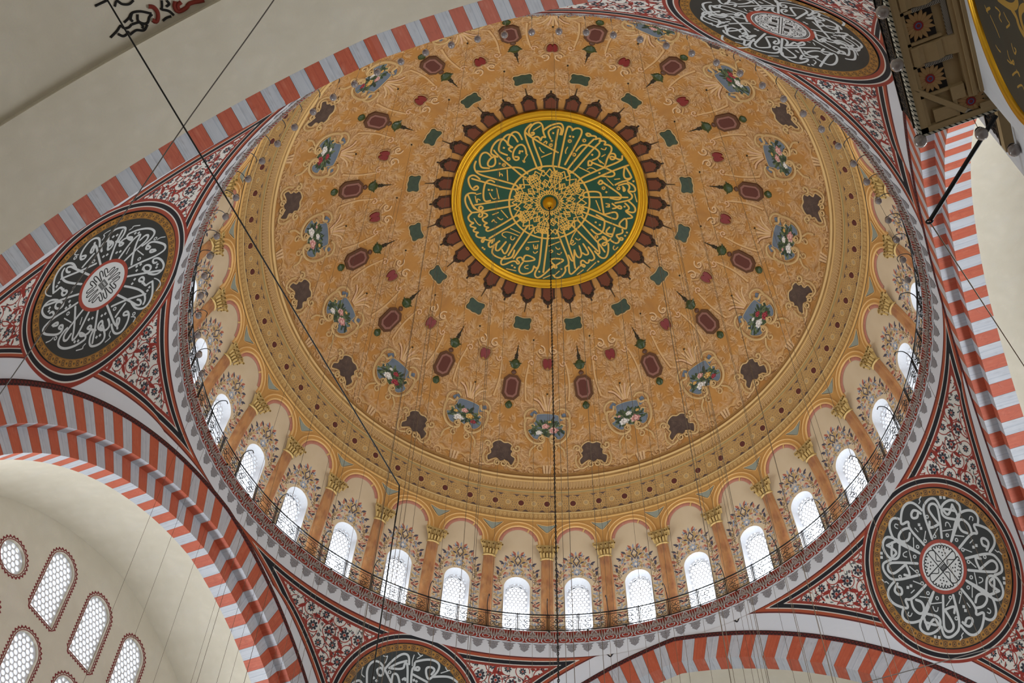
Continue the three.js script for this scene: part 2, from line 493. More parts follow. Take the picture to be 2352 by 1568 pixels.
const M = {
  cream: matte({ map: T.cream, roughness: 0.8 }), chalk: matte({ map: T.chalk }),
  red: T.red.map((t) => matte({ map: t, roughness: 0.55 })), white: T.white.map((t) => matte({ map: t, roughness: 0.5 })),
  orange: matte({ map: T.orange, roughness: 0.6 }), rose: matte({ map: T.rose, roughness: 0.6 }),
  gold: new THREE.MeshStandardMaterial({ color: 0xd9a520, metalness: 0.75, roughness: 0.34 }),
  oldGold: matte({ color: 0xb89a5c, roughness: 0.6 }), iron: matte({ color: 0x14171a, roughness: 0.5, metalness: 0.4 }),
  wire: matte({ color: 0x6b5c48, roughness: 0.6, metalness: 0.3 }), darkRed: matte({ color: 0x6e241c }), stencilRed: matte({ color: 0x7c2a2c }),
  greenPaint: matte({ color: 0x2f4a36, roughness: 0.5 }), shellRed: matte({ color: 0x7c1f1c, roughness: 0.5 }), shellPink: matte({ color: 0xb08a5c }),
  bead: matte({ color: 0x34441f, roughness: 0.35 }), beadBrown: matte({ color: 0x5c3820, roughness: 0.45 }), panelFrame: matte({ color: 0x5d3a20 }), panelRed: matte({ color: 0x5e3024 }), panelPink: matte({ color: 0x8c6052 }),
  lobe: matte({ color: 0x6a361d }), lobeEdge: matte({ color: 0x3d2412 }), spike: matte({ color: 0x2c2410 }), scroll: matte({ color: 0xc8a670 }), ochre: matte({ color: 0xc9954e }), ochreLight: matte({ color: 0xd6ab6c }), drumGrey: matte({ color: 0x8e9384 }),
  dotRed: matte({ color: 0x57251c }), loop: matte({ color: 0xbcb8b4 }), leafGrey: matte({ color: 0x97897f }), lattice: matte({ color: 0xdadde2, roughness: 0.7 }),
  pane: new THREE.MeshStandardMaterial({ color: 0xffffff, emissive: DAYLIGHT, emissiveIntensity: PANE_GLOW, roughness: 0.3, side: THREE.DoubleSide }),
  glare: new THREE.MeshStandardMaterial({ color: 0xffffff, emissive: DAYLIGHT, emissiveIntensity: PANE_GLARE, roughness: 0.3, side: THREE.DoubleSide }),
  lampGlass: new THREE.MeshPhysicalMaterial({ color: 0xa39a96, roughness: 0.06, transmission: 0.35, thickness: 0.02, ior: 1.45, clearcoat: 1, clearcoatRoughness: 0.05 }), lampOil: matte({ color: 0x5b4636, roughness: 0.4 }),
  carpet: matte({ color: 0x5e3f38, roughness: 1 }), chain: matte({ color: 0x23231f, metalness: 0.5, roughness: 0.5 }),
};

// dome painting: one eighth of the turn, 34 to 72 degrees up
const EL0 = 33.4, ELS = 38.6;
function domePainting() {
  seedState = 101; const S = 2048, [c, x] = canvas(S, S, '#b47f3e');
  mottle(x, S, S, 420, ['196,146,76', '158,104,46', '206,164,104', '176,118,48', '146,98,52'], 40, 210, 0.2);
  mottle(x, S, S, 900, ['208,166,106', '150,98,44', '192,140,70'], 10, 50, 0.16);
  const at = (az, el, fn) => { for (const w of [-45, 0, 45]) { const px = ((az + w) / 45) * S; if (px < -500 || px > S + 500) continue; x.save(); x.translate(px, (1 - (el - EL0) / ELS) * S); x.scale(S / (45 * D2R * R * Math.cos(el * D2R)), -S / (ELS * D2R * R)); fn(); x.restore(); } };
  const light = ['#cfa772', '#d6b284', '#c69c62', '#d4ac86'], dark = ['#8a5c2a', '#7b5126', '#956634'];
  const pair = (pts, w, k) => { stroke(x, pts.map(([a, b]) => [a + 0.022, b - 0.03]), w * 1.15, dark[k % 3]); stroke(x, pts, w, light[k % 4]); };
  // brushed acanthus, mirrored on either side of every axis
  const blade = (px, py, an, l, w, col, al) => { x.save(); x.translate(px, py); x.rotate(an); x.globalAlpha = al; x.fillStyle = col; x.beginPath(); x.moveTo(0, -w * 0.2); x.bezierCurveTo(l * 0.3, -w * 0.7, l * 0.8, -w * 0.3, l, w * 0.7); x.bezierCurveTo(l * 0.72, w * 0.35, l * 0.3, w * 0.9, 0, w * 0.2); x.fill(); x.restore(); };
  const list = [];
  for (let k = 0; k < 150; k++) list.push([rr(0.1, 11.2), 34.4 + 35 * Math.pow(rnd(), 1.05), rr(0.16, 0.4), rnd() * 6.3, rnd() > 0.5 ? 1 : -1, k, 3 + Math.floor(rnd() * 4)]);
  for (const [da, el, s, an, dir, k, n] of list) for (const axis of [0, 22.5]) for (const sg of [-1, 1]) at(axis + sg * da, el, () => {
    x.scale(sg, 1);
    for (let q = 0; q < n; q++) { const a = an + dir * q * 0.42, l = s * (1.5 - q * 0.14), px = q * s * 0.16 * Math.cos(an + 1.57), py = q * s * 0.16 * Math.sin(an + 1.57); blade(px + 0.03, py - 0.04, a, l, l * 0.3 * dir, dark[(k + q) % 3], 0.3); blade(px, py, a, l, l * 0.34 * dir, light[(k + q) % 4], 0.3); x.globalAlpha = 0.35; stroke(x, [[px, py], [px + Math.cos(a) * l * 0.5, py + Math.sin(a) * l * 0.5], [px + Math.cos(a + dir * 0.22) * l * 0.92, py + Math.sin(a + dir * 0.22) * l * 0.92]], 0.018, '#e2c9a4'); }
    if (k % 3 === 0) { x.globalAlpha = 0.5; pair(spiral(0, 0, s * 0.6, 0.9, an + 2, dir, 10), 0.05, k); } x.globalAlpha = 1;
  });
  for (const ax of [0, 22.5]) {
    at(ax, 46.9, () => { for (let k = -3; k <= 3; k++) pair([[k * 0.04, 0], [k * 0.11, 0.4], [k * 0.2, 0.72 - Math.abs(k) * 0.07]], 0.075, k + 4); });   // palmette over each flower piece
    at(ax, 58.2, () => { for (const s of [-1, 1]) { pair(spiral(s * 0.3, 0.1, 0.22, 1, 1.6, s), 0.06, 1); pair([[0, -0.2], [s * 0.25, -0.3], [s * 0.5, 0.0]], 0.06, 2); } });
    at(ax, 67.2, () => { x.globalAlpha = 0.9; dot(x, 0, 0, 0.045, '#2c1c0c'); x.globalAlpha = 1; });
    at(ax + 11.25, 67.6, () => dot(x, 0, 0, 0.035, '#2c1c0c'));
    for (const s of [-1, 1]) at(ax + s * 6.4, 52.6, () => { pair([[0, -0.9], [s * 0.12, -0.2], [s * 0.02, 0.7]], 0.07, 0); pair(spiral(-s * 0.12, 0.8, 0.16, 1, 0, s), 0.05, 3); });
    for (const s of [-1, 1]) at(ax + s * 7.6, 36.4, () => { pair([[0, 0.7], [s * 0.25, 0.2], [s * 0.1, -0.3], [-s * 0.2, -0.35]], 0.09, 1); pair(spiral(-s * 0.15, -0.15, 0.2, 1.1, 0, -s), 0.06, 2); });
    at(ax, 35, () => { for (const s of [-1, 1]) { pair(spiral(s * 0.75, 0, 0.22, 1.1, 0, s), 0.07, 0); pair([[s * 0.1, 0.1], [s * 0.3, 0.25], [s * 0.55, 0.1]], 0.07, 2); } for (let k = -1; k <= 1; k++) pair([[k * 0.1, -0.2], [k * 0.16, 0.2]], 0.09, 1); });
  }
  mottle(x, S, S, 160, ['70,52,36', '210,190,150'], 20, 110, 0.07); return tex(c, true);
}
// frieze: a pierced band with bosses, dentils above and leaf strip below; one bay wide
function friezePainting() {
  seedState = 77; const W = 1024, H = 1024, [c, x] = canvas(W, H, '#a8834c'); const Y = (el) => (1 - (el - 24.6) / (34.4 - 24.6)) * H;
  mottle(x, W, H, 200, ['190,146,80', '150,104,50', '200,164,100'], 20, 120, 0.2);
  const band = (a, b, col) => { x.fillStyle = col; x.fillRect(0, Y(b), W, Y(a) - Y(b)); };
  band(33.5, 33.8, '#8a6030'); band(33.2, 33.5, '#cfab70'); band(32.5, 32.8, '#c9a266'); band(30.5, 30.8, '#c7a063'); band(30.3, 30.5, '#8e7a4c'); band(26.2, 26.4, '#cbb078'); band(24.6, 24.9, '#c69a58');
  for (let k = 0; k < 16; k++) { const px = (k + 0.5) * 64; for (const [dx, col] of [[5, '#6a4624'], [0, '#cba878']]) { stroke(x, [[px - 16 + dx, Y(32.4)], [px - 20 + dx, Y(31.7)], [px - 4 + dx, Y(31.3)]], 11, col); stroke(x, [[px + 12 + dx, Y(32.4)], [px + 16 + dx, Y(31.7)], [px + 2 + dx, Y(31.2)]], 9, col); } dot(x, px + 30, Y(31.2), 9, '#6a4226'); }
  // pierced tracery
  for (let h = 0; h < 2; h++) {
    const cx = 512 * h + 256;
    for (let i = 0; i < 11; i++) for (let j = 0; j < 7; j++) { const px = cx - 232 + i * 46 + (j % 2) * 12, py = Y(26.8 + j * 0.5), q = i * 7 + j * 5; if (Math.hypot(px - cx, py - Y(28.2)) < 70 || Math.abs(Math.abs(px - cx) - 256) < 30 && Math.abs(j - 3) < 2) continue; x.save(); x.translate(px, py); x.rotate(q * 0.9); x.fillStyle = ['#6a5548', '#5d4a42', '#7b654c'][q % 3]; x.beginPath(); x.moveTo(-15, 0); x.quadraticCurveTo(0, -13, 17, 2); x.quadraticCurveTo(0, 11, -15, 0); x.fill(); x.restore(); x.lineWidth = 5; x.strokeStyle = '#c5a268'; x.beginPath(); x.arc(px + 8, py + 4, 15, q, q + 2.6); x.stroke(); }
    for (const ex of [26.55, 29.9]) for (const sg of [-1, 1]) { x.fillStyle = '#5a4740'; x.beginPath(); x.moveTo(cx + sg * 228, Y(ex)); x.lineTo(cx + sg * 96, Y(ex)); x.lineTo(cx + sg * 160, Y(ex + (ex < 28 ? 0.42 : -0.42))); x.fill(); }
    x.lineWidth = 14; x.strokeStyle = '#c9a86e'; x.beginPath(); x.arc(cx, Y(28.2), 46, 0, 7); x.stroke(); dot(x, cx, Y(28.2), 34, '#a98f66'); x.lineWidth = 12; x.beginPath(); x.arc(cx - 256, Y(28.2), 66, 0, 7); x.stroke(); x.beginPath(); x.arc(cx + 256, Y(28.2), 66, 0, 7); x.stroke();
  }
  for (let k = 0; k < 12; k++) { const px = (k + 0.5) * (W / 12); for (const s of [-1, 1]) { stroke(x, [[px, Y(25.0)], [px + s * 24, Y(25.4)], [px + s * 8, Y(26.0)]], 8, '#d0ae72'); stroke(x, [[px + 4, Y(25.0)], [px + s * 34, Y(25.5)]], 4, '#80592c'); } dot(x, px, Y(25.5), 9, '#c9a468'); }
  return tex(c, true);
}
// flower pieces: four bouquets on grey blue
function bouquets() {
  seedState = 55; const S = 1024, [c, x] = canvas(S, S, '#69747f'); mottle(x, S, S, 200, ['92,104,118', '124,134,144', '84,94,106'], 20, 90, 0.25);
  const bloom = (px, py, r, cols) => { for (let k = 0; k < 26; k++) { const t = 1 - k / 26, a = k * 2.4; x.save(); x.translate(px + Math.cos(a) * r * t * 0.6, py + Math.sin(a) * r * t * 0.6); x.rotate(a); x.fillStyle = cols[k % cols.length]; x.globalAlpha = 0.9; x.beginPath(); x.ellipse(0, 0, r * (0.2 + 0.3 * t), r * (0.14 + 0.2 * t), 0, 0, 7); x.fill(); x.restore(); } x.globalAlpha = 1; };
  const pal = [['#c98f84', '#e2bcae', '#b06a64'], ['#ddd6cc', '#f0ece2', '#b4ada4'], ['#8c2a30', '#b2434a', '#6b1d26'], ['#c99a4a', '#e0bd72', '#a5722c']];
  for (let q = 0; q < 4; q++) {
    const ox = (q % 2) * 512, oy = Math.floor(q / 2) * 512; x.save(); x.beginPath(); x.rect(ox, oy, 512, 512); x.clip(); x.translate(ox, oy);
    for (let k = 0; k < 150; k++) { const a = rr(0, 6.3), d = rr(0, 225), px = 256 + Math.cos(a) * d * 1.1, py = 300 + Math.sin(a) * d * 0.75; x.save(); x.translate(px, py); x.rotate(a + rr(-0.6, 0.6)); x.fillStyle = ['#3c4a2e', '#4a5836', '#334028', '#65704a', '#2e3a2a'][k % 5]; x.beginPath(); x.ellipse(0, 0, rr(26, 62), rr(9, 20), 0, 0, 7); x.fill(); x.restore(); }
    const sets = [[[170, 360, 72, 1], [330, 360, 76, 0], [260, 230, 46, 1], [390, 220, 30, 3], [120, 240, 26, 0]], [[200, 350, 70, 1], [340, 370, 64, 2], [290, 230, 46, 2], [190, 210, 30, 1]], [[240, 250, 58, 0], [350, 330, 72, 0], [150, 380, 50, 1], [300, 160, 26, 3]], [[180, 380, 74, 1], [330, 290, 60, 3], [240, 210, 52, 0], [120, 270, 34, 3], [400, 380, 44, 2]]][q];
    for (const [px, py, r, k] of sets) bloom(px, py, r, pal[k]);
    x.restore();
  }
  return tex(c, false);
}
function veined(base, cols, vein, s) { seedState = s; const [c, x] = canvas(256, 256, base); mottle(x, 256, 256, 70, cols, 10, 60, 0.3); for (let k = 0; k < 12; k++) stroke(x, [[rnd() * 256, rnd() * 256], [rnd() * 256, rnd() * 256], [rnd() * 256, rnd() * 256]], rr(1, 4), vein); return tex(c, true); }
// gold writing on green, in the middle of the dome
function medallionPainting() {
  seedState = 91; const S = 2048, [c, x] = canvas(S, S, '#06452a'); mottle(x, S, S, 160, ['12,74,44', '6,46,26', '14,66,40'], 40, 200, 0.2);
  x.translate(S / 2, S / 2); x.scale(1, -1); const K = S / 2000, gold = '#dcab45', deep = '#94691f';
  const star = () => {
    const ring = (r, w) => { x.lineWidth = w * K; x.beginPath(); x.arc(0, 0, r * K, 0, 7); x.stroke(); };
    ring(416, 18);
    for (const [n, r1, r2, ph, w] of [[16, 385, 310, 0, 11], [16, 372, 290, 0.5, 11], [16, 262, 180, 0, 9], [16, 250, 170, 0.5, 9], [8, 200, 120, 0.25, 9], [16, 150, 95, 0, 8], [16, 150, 95, 0.5, 8]]) { const pts = []; for (let k = 0; k < n * 2; k++) { const a = ((k / 2 + ph) / n) * 2 * Math.PI, r = k % 2 ? r2 : r1; pts.push([r * K * Math.cos(a), r * K * Math.sin(a)]); } x.lineWidth = w * K; x.beginPath(); pts.forEach((q, i) => (i ? x.lineTo(...q) : x.moveTo(...q))); x.closePath(); x.stroke(); }
    for (let k = 0; k < 8; k++) { x.save(); x.rotate(((k + 0.22) / 8) * 2 * Math.PI); x.translate(300 * K, 0); x.lineWidth = 8 * K; for (const s of [-26, 26]) { x.strokeRect(-58 * K, (s - 15) * K, 116 * K, 30 * K); x.strokeRect((s - 15) * K, -58 * K, 30 * K, 116 * K); } x.restore(); }
    for (let k = 0; k < 8; k++) { x.save(); x.rotate(((k + 0.72) / 8) * 2 * Math.PI); x.translate(235 * K, 0); x.rotate(0.785); x.lineWidth = 8 * K; x.strokeRect(-24 * K, -24 * K, 48 * K, 48 * K); x.restore(); }
  };
  x.lineJoin = 'round'; x.strokeStyle = deep; x.save(); x.translate(3, -3); star(); x.restore(); writing(x, INK_MED, 1.024, 21, 14, deep);
  x.strokeStyle = gold; star(); x.save(); x.translate(-2, 3); writing(x, INK_MED, 1.024, 17, 10, gold); x.restore();
  return tex(c, false);
}

// ───────── the dome ─────────
const ceiling = structure(grp('ceiling'), 'painted ochre dome with scrolls, flower pieces and hanging jewels'); ceiling.position.y = YC;
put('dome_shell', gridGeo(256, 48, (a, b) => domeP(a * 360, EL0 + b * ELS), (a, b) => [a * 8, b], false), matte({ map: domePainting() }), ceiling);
{ // frieze with its mouldings in relief
  const prof = [[24.6, 0.03], [24.75, 0.09], [24.95, 0.07], [25.1, 0.03], [26.15, 0.03], [26.2, 0.07], [26.4, 0.07], [26.45, 0.02], [30.25, 0.02], [30.3, 0.07], [30.55, 0.11], [30.8, 0.08], [31, 0.05], [32.4, 0.06], [32.5, 0.11], [32.8, 0.13], [32.9, 0.07], [33.15, 0.07], [33.25, 0.15], [33.5, 0.17], [33.75, 0.1], [34.1, 0.02], [34.4, 0]];
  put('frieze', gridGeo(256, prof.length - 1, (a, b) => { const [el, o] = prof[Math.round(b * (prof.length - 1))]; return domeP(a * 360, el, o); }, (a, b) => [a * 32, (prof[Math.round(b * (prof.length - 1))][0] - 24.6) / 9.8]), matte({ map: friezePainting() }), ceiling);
}
const around = (n, ph, fn) => { for (let k = 0; k < n; k++) fn(ph + (k * 360) / n, k); };
const ring = (name, geo, mat, n, ph, parent = ceiling) => around(n, ph, (az) => { put(name, geo, mat, parent).rotation.y = az * D2R; });
{ const b = new THREE.CylinderGeometry(0.105, 0.13, 0.06, 14); b.rotateX(Math.PI / 2); b.translate(0, 0, 0.04); ring('frieze_boss', bend(b, 28.2), M.dotRed, 64, 0); }
// outlines in metres
const flowerLine = closedCurve([[-0.468, 0.518], [-0.25, 0.571], [0.083, 0.571], [0.35, 0.536], [0.5, 0.48], [0.524, 0.357], [0.544, 0.16], [0.718, 0.018], [0.65, -0.125], [0.79, -0.196], [0.77, -0.375], [0.618, -0.553], [0.45, -0.578], [0.357, -0.464], [0.234, -0.393], [0.1, -0.5], [-0.05, -0.46], [-0.217, -0.43], [-0.367, -0.47], [-0.41, -0.578], [-0.568, -0.553], [-0.75, -0.375], [-0.85, -0.18], [-0.668, -0.09], [-0.76, 0.125], [-0.585, 0.16], [-0.51, 0.3]], 84);
const earL = closedCurve([[-0.785, 0.518], [-0.55, 0.714], [-0.5, 0.64], [-0.62, 0.59], [-0.635, 0.46]], 24), earR = closedCurve([[0.65, 0.518], [0.785, 0.59], [0.85, 0.43], [0.77, 0.3], [0.635, 0.375]], 24);
const brownLine = closedCurve([[-0.12, 0.52], [-0.34, 0.44], [-0.46, 0.3], [-0.42, 0.14], [-0.52, 0.06], [-0.46, -0.08], [-0.6, -0.24], [-0.54, -0.46], [-0.34, -0.36], [-0.18, -0.3], [-0.02, -0.42], [0.14, -0.36], [0.3, -0.38], [0.46, -0.54], [0.58, -0.36], [0.6, -0.18], [0.42, -0.06], [0.48, 0.1], [0.38, 0.2], [0.42, 0.34], [0.24, 0.46], [0.06, 0.44]], 66);
const grow = (pts, k, cx = 0, cy = 0) => pts.map(([x, y]) => [cx + (x - cx) * k, cy + (y - cy) * k]);
{
  const bq = bouquets(), geos = [0, 1, 2, 3].map((q) => { const g = plate(flowerLine, 0.03, 6), u = g.attributes.uv; for (let i = 0; i < u.count; i++) u.setXY(i, (u.getX(i) + (q % 2)) / 2, (u.getY(i) + 1 - Math.floor(q / 2)) / 2); return bend(g, 43.7); });
  const fm = matte({ map: bq });
  const rim = bend(tube(grow(flowerLine, 1.03).map(([a, b]) => [a, b, 0.02]), 0.022, 110, 5, true), 43.7);
  const scr = (s) => { const sp = spiral(s * 0.27, -0.53, 0.15, 1.5, Math.PI / 2, s, 20).map(([a, b]) => [a, b, 0.045]), body = [[s * 1.02, 0.12], [s * 1.0, -0.2], [s * 0.9, -0.48], [s * 0.68, -0.7], [s * 0.4, -0.78], [s * 0.16, -0.68], [s * 0.14, -0.5], [s * 0.24, -0.4]].map(([a, b]) => [a, b, 0.035]); return [tube(body, 0.06, 40), tube(sp, 0.034, 40), tube([[s * 1.02, 0.1, 0.03], [s * 0.92, 0.36, 0.03], [s * 0.66, 0.36, 0.04], [s * 0.56, 0.56, 0.03]], 0.055, 16), tube([[s * 1.0, 0.2, 0.02], [s * 1.02, 0.5, 0.03], [s * 0.86, 0.72, 0.03], [s * 0.6, 0.8, 0.02], [s * 0.42, 0.68, 0.02]], 0.05, 20), tube([[s * 0.84, 0.02, 0.03], [s * 0.62, 0.1, 0.04], [s * 0.56, 0.02, 0.03]], 0.035, 12), tube(spiral(s * 0.3, -1.0, 0.16, 1.1, 1.6, -s).map(([a, b]) => [a, b, 0.02]), 0.035, 20), tube([[s * 0.5, -0.84, 0.02], [s * 0.75, -1.1, 0.03], [s * 0.8, -1.4, 0.01]], 0.045, 12)]; };
  const curls = bend(plainMerge([-1, 1].flatMap(scr)), 43.7);
  const ears = [earL, earR].map((q) => bend(plate(q, 0.025, 3), 43.7)), earM = matte({ color: 0x66727f });
  around(16, 0, (az, k) => { const o = put('flower_cartouche', geos[[0, 2, 3, 1, 2, 0, 1, 3][k % 8]], fm, ceiling); o.rotation.y = az * D2R; put('scroll_rim', rim, M.scroll, o); put('scroll_curls', curls, M.scroll, o); for (const e of ears) put('side_panel', e, earM, o); });
  const bg = bend(plate(brownLine, 0.03, 5), 37.9), bmat = matte({ map: veined('#4f3d33', ['96,78,64', '60,46,40', '110,92,76'], 'rgba(50,36,32,.5)', 61) });
  const brim = bend(tube(grow(brownLine, 1.06).map(([a, b]) => [a, b, 0.025]), 0.04, 66, 6, true), 37.9);
  const bcurl = bend(plainMerge([-1, 1].flatMap((s) => [tube(spiral(s * 0.14, -0.5, 0.15, 1.4, Math.PI / 2, -s).map(([a, b]) => [a, b, 0.05]), 0.04, 22), tube(spiral(s * 0.66, 0.28, 0.17, 1.2, 3.3, s).map(([a, b]) => [a, b, 0.03]), 0.045, 20), tube([[s * 0.3, -0.56, 0.03], [s * 0.62, -0.66, 0.03], [s * 0.8, -0.36, 0.02], [s * 0.74, -0.02, 0.02]], 0.05, 12)])), 37.9);
  around(16, 11.25, (az) => { const o = put('brown_cartouche', bg, bmat, ceiling); o.rotation.y = az * D2R; put('scroll_rim', brim, M.scroll, o); put('scroll_curls', bcurl, M.scroll, o); });
  // hanging jewel: spike, green bead, small bead, eight-sided panel, lower bead
  const oct = (w, h, cut) => [[-w + cut, h], [w - cut, h], [w, h - cut * 1.1], [w, -h + cut * 1.1], [w - cut, -h], [-w + cut, -h], [-w, -h + cut * 1.1], [-w, h - cut * 1.1]];
  const ball = (r, sy, y, prof) => { const g = new THREE.LatheGeometry((prof ?? [[0, -1], [0.6, -0.8], [1, -0.15], [0.95, 0.2], [0.55, 0.75], [0.2, 1], [0, 1.05]]).map(([a, b]) => new THREE.Vector2(a * r, b * r * sy)), 12); g.scale(1, 1, 0.45); g.translate(0, y, 0.02); return g; };
  const J = { panel_frame: [bend(plate(oct(0.395, 0.57, 0.2), 0.07, 3), 50.86), M.panelFrame], red_panel: [bend(plate(oct(0.29, 0.455, 0.15), 0.085, 2, 0, 0, 0.06), 50.86), M.panelPink], inner_panel: [bend(plate(oct(0.2, 0.36, 0.1), 0.1, 2, 0, 0, 0.06), 50.86), M.panelRed], green_bead: [bend(plainMerge([ball(0.23, 1, 0), ...[-1, 1].map((s) => { const g = new THREE.ConeGeometry(0.06, 0.16, 6); g.rotateZ(-s * 1.2); g.translate(s * 0.24, 0.05, 0.03); return g; })]), 55.5), M.bead], small_bead: [bend(ball(0.12, 0.9, 0), 53.9), M.beadBrown], lower_bead: [bend(ball(0.17, 1.05, 0), 47.4), M.bead], spike: [bend(ball(0.1, 1, 0, [[0, -2.6], [0.9, -2.2], [0.6, -1.4], [0.9, -0.9], [0.35, 0], [0.12, 3.6], [0, 4.4]]), 57.6), M.spike] };
  around(16, 11.25, (az) => { const o = grp('jewel_pendant', ceiling); o.rotation.y = az * D2R; for (const k in J) put(k, J[k][0], J[k][1], o); });
  // green tablets, red shells, lobes round the medallion
  const tab = closedCurve([[-0.3, 0.26], [-0.14, 0.24], [0, 0.22], [0.14, 0.24], [0.3, 0.26], [0.37, 0.16], [0.33, 0], [0.37, -0.16], [0.3, -0.26], [0.14, -0.25], [0, -0.28], [-0.14, -0.25], [-0.3, -0.26], [-0.37, -0.16], [-0.33, 0], [-0.37, 0.16]], 60);
  const tm = matte({ map: veined('#2e4029', ['50,68,44', '28,42,28', '66,82,58'], 'rgba(18,34,24,.4)', 62), roughness: 0.5 }), tg = bend(plate(tab, 0.04, 3), 63.65), tr = bend(tube(grow(tab, 1.13).map(([a, b]) => [a, b, 0.02]), 0.03, 60, 6, true), 63.65);
  around(16, 11.25, (az) => { const o = put('green_tablet', tg, tm, ceiling); o.rotation.y = az * D2R; put('tablet_rim', tr, M.scroll, o); });
  const half = (s) => bend(plate(closedCurve([[s * 0.02, 0.2], [s * 0.12, 0.24], [s * 0.2, 0.14], [s * 0.19, -0.06], [s * 0.1, -0.22], [s * 0.02, -0.16]], 20), 0.05, 2, s * 0.1, 0), 56), hg = [half(-1), half(1)], sr = bend(tube(closedCurve([[0, 0.28], [0.22, 0.26], [0.27, 0], [0.14, -0.27], [-0.14, -0.27], [-0.27, 0], [-0.22, 0.26]], 30).map(([a, b]) => [a, b, 0.02]), 0.03, 40, 6, true), 56);
  around(16, 0, (az) => { const o = grp('red_shell', ceiling); o.rotation.y = az * D2R; put('shell_half', hg[0], M.shellRed, o); put('shell_half', hg[1], M.shellRed, o); put('shell_rim', sr, M.shellPink, o); });
  const lob = turnHalf([[-0.3, -0.3], [-0.3, 0.06], [-0.33, 0.2], [-0.22, 0.26], [-0.2, 0.38], [-0.1, 0.46], [0, 0.52], [0.1, 0.46], [0.2, 0.38], [0.22, 0.26], [0.33, 0.2], [0.3, 0.06], [0.3, -0.3]]);
  const lg = bend(plate(lob, 0.05, 3, 0, 0), 69.8), li = bend(plate(grow(lob, 0.74, 0, 0.14), 0.07, 3, 0, 0, 0.03), 69.8), lc = bend(plainMerge([-0.13, 0, 0.13].map((a, i) => { const g = new THREE.SphereGeometry(0.06, 8, 6); g.translate(a, i === 1 ? -0.36 : -0.3, 0.06); return g; })), 69.8);
  around(32, 0, (az) => { const o = put('lobe', lg, M.lobeEdge, ceiling); o.rotation.y = az * D2R; put('lobe_face', li, M.lobe, o); put('lobe_knob', lc, M.spike, o); });
  const fin = (len) => { const g = new THREE.LatheGeometry([[0, -0.2], [0.06, -0.16], [0.03, -0.06], [0.07, 0], [0.02, 0.08], [0.015, len], [0, len + 0.05]].map(([a, b]) => new THREE.Vector2(a, b)), 8); g.scale(1, -1, 0.6); g.translate(0, 0, 0.03); const ix = g.index.array; for (let i = 0; i < ix.length; i += 3) { const t = ix[i]; ix[i] = ix[i + 1]; ix[i + 1] = t; } return bend(g, 68.1); };
  ring('finial', fin(0.5), M.spike, 16, 11.25); ring('finial', fin(0.12), M.spike, 16, 0);
}

// ───────── medallion at the top of the dome ─────────
{
  const t = tag(grp('calligraphy_medallion'), 'large round green medallion with gold script and gilt rim at the crown of the dome', 'medallion'); t.position.y = YC + 12.4;
  const disc = new THREE.CircleGeometry(3.86, 96); disc.rotateX(Math.PI / 2);
  const p = disc.attributes.position, u = disc.attributes.uv; for (let i = 0; i < p.count; i++) u.setXY(i, p.getX(i) / 8.32 + 0.5, p.getZ(i) / 8.32 + 0.5);
  put('disc', disc, new THREE.MeshStandardMaterial({ map: medallionPainting(), roughness: 0.42, side: THREE.DoubleSide }), t);
  const rim = new THREE.LatheGeometry([[3.8, 0.05], [3.8, -0.02], [3.86, -0.07], [3.92, -0.06], [3.94, -0.02], [3.98, -0.02], [4.02, -0.09], [4.08, -0.1], [4.12, -0.05], [4.15, -0.04], [4.2, -0.07], [4.24, -0.02], [4.24, 0.1], [3.8, 0.1]].map(([a, b]) => new THREE.Vector2(a, b)), 128);
  put('gilt_rim', rim, M.gold, t);
  const hub = new THREE.LatheGeometry([[0, -0.42], [0.05, -0.4], [0.07, -0.34], [0.16, -0.3], [0.24, -0.2], [0.28, -0.1], [0.3, 0]].map(([a, b]) => new THREE.Vector2(a, b)), 24);
  put('hub', hub, M.gold, t); put('hub_ring', new THREE.TorusGeometry(0.06, 0.02, 8, 16).translate(0, -0.45, 0), M.iron, t);
}

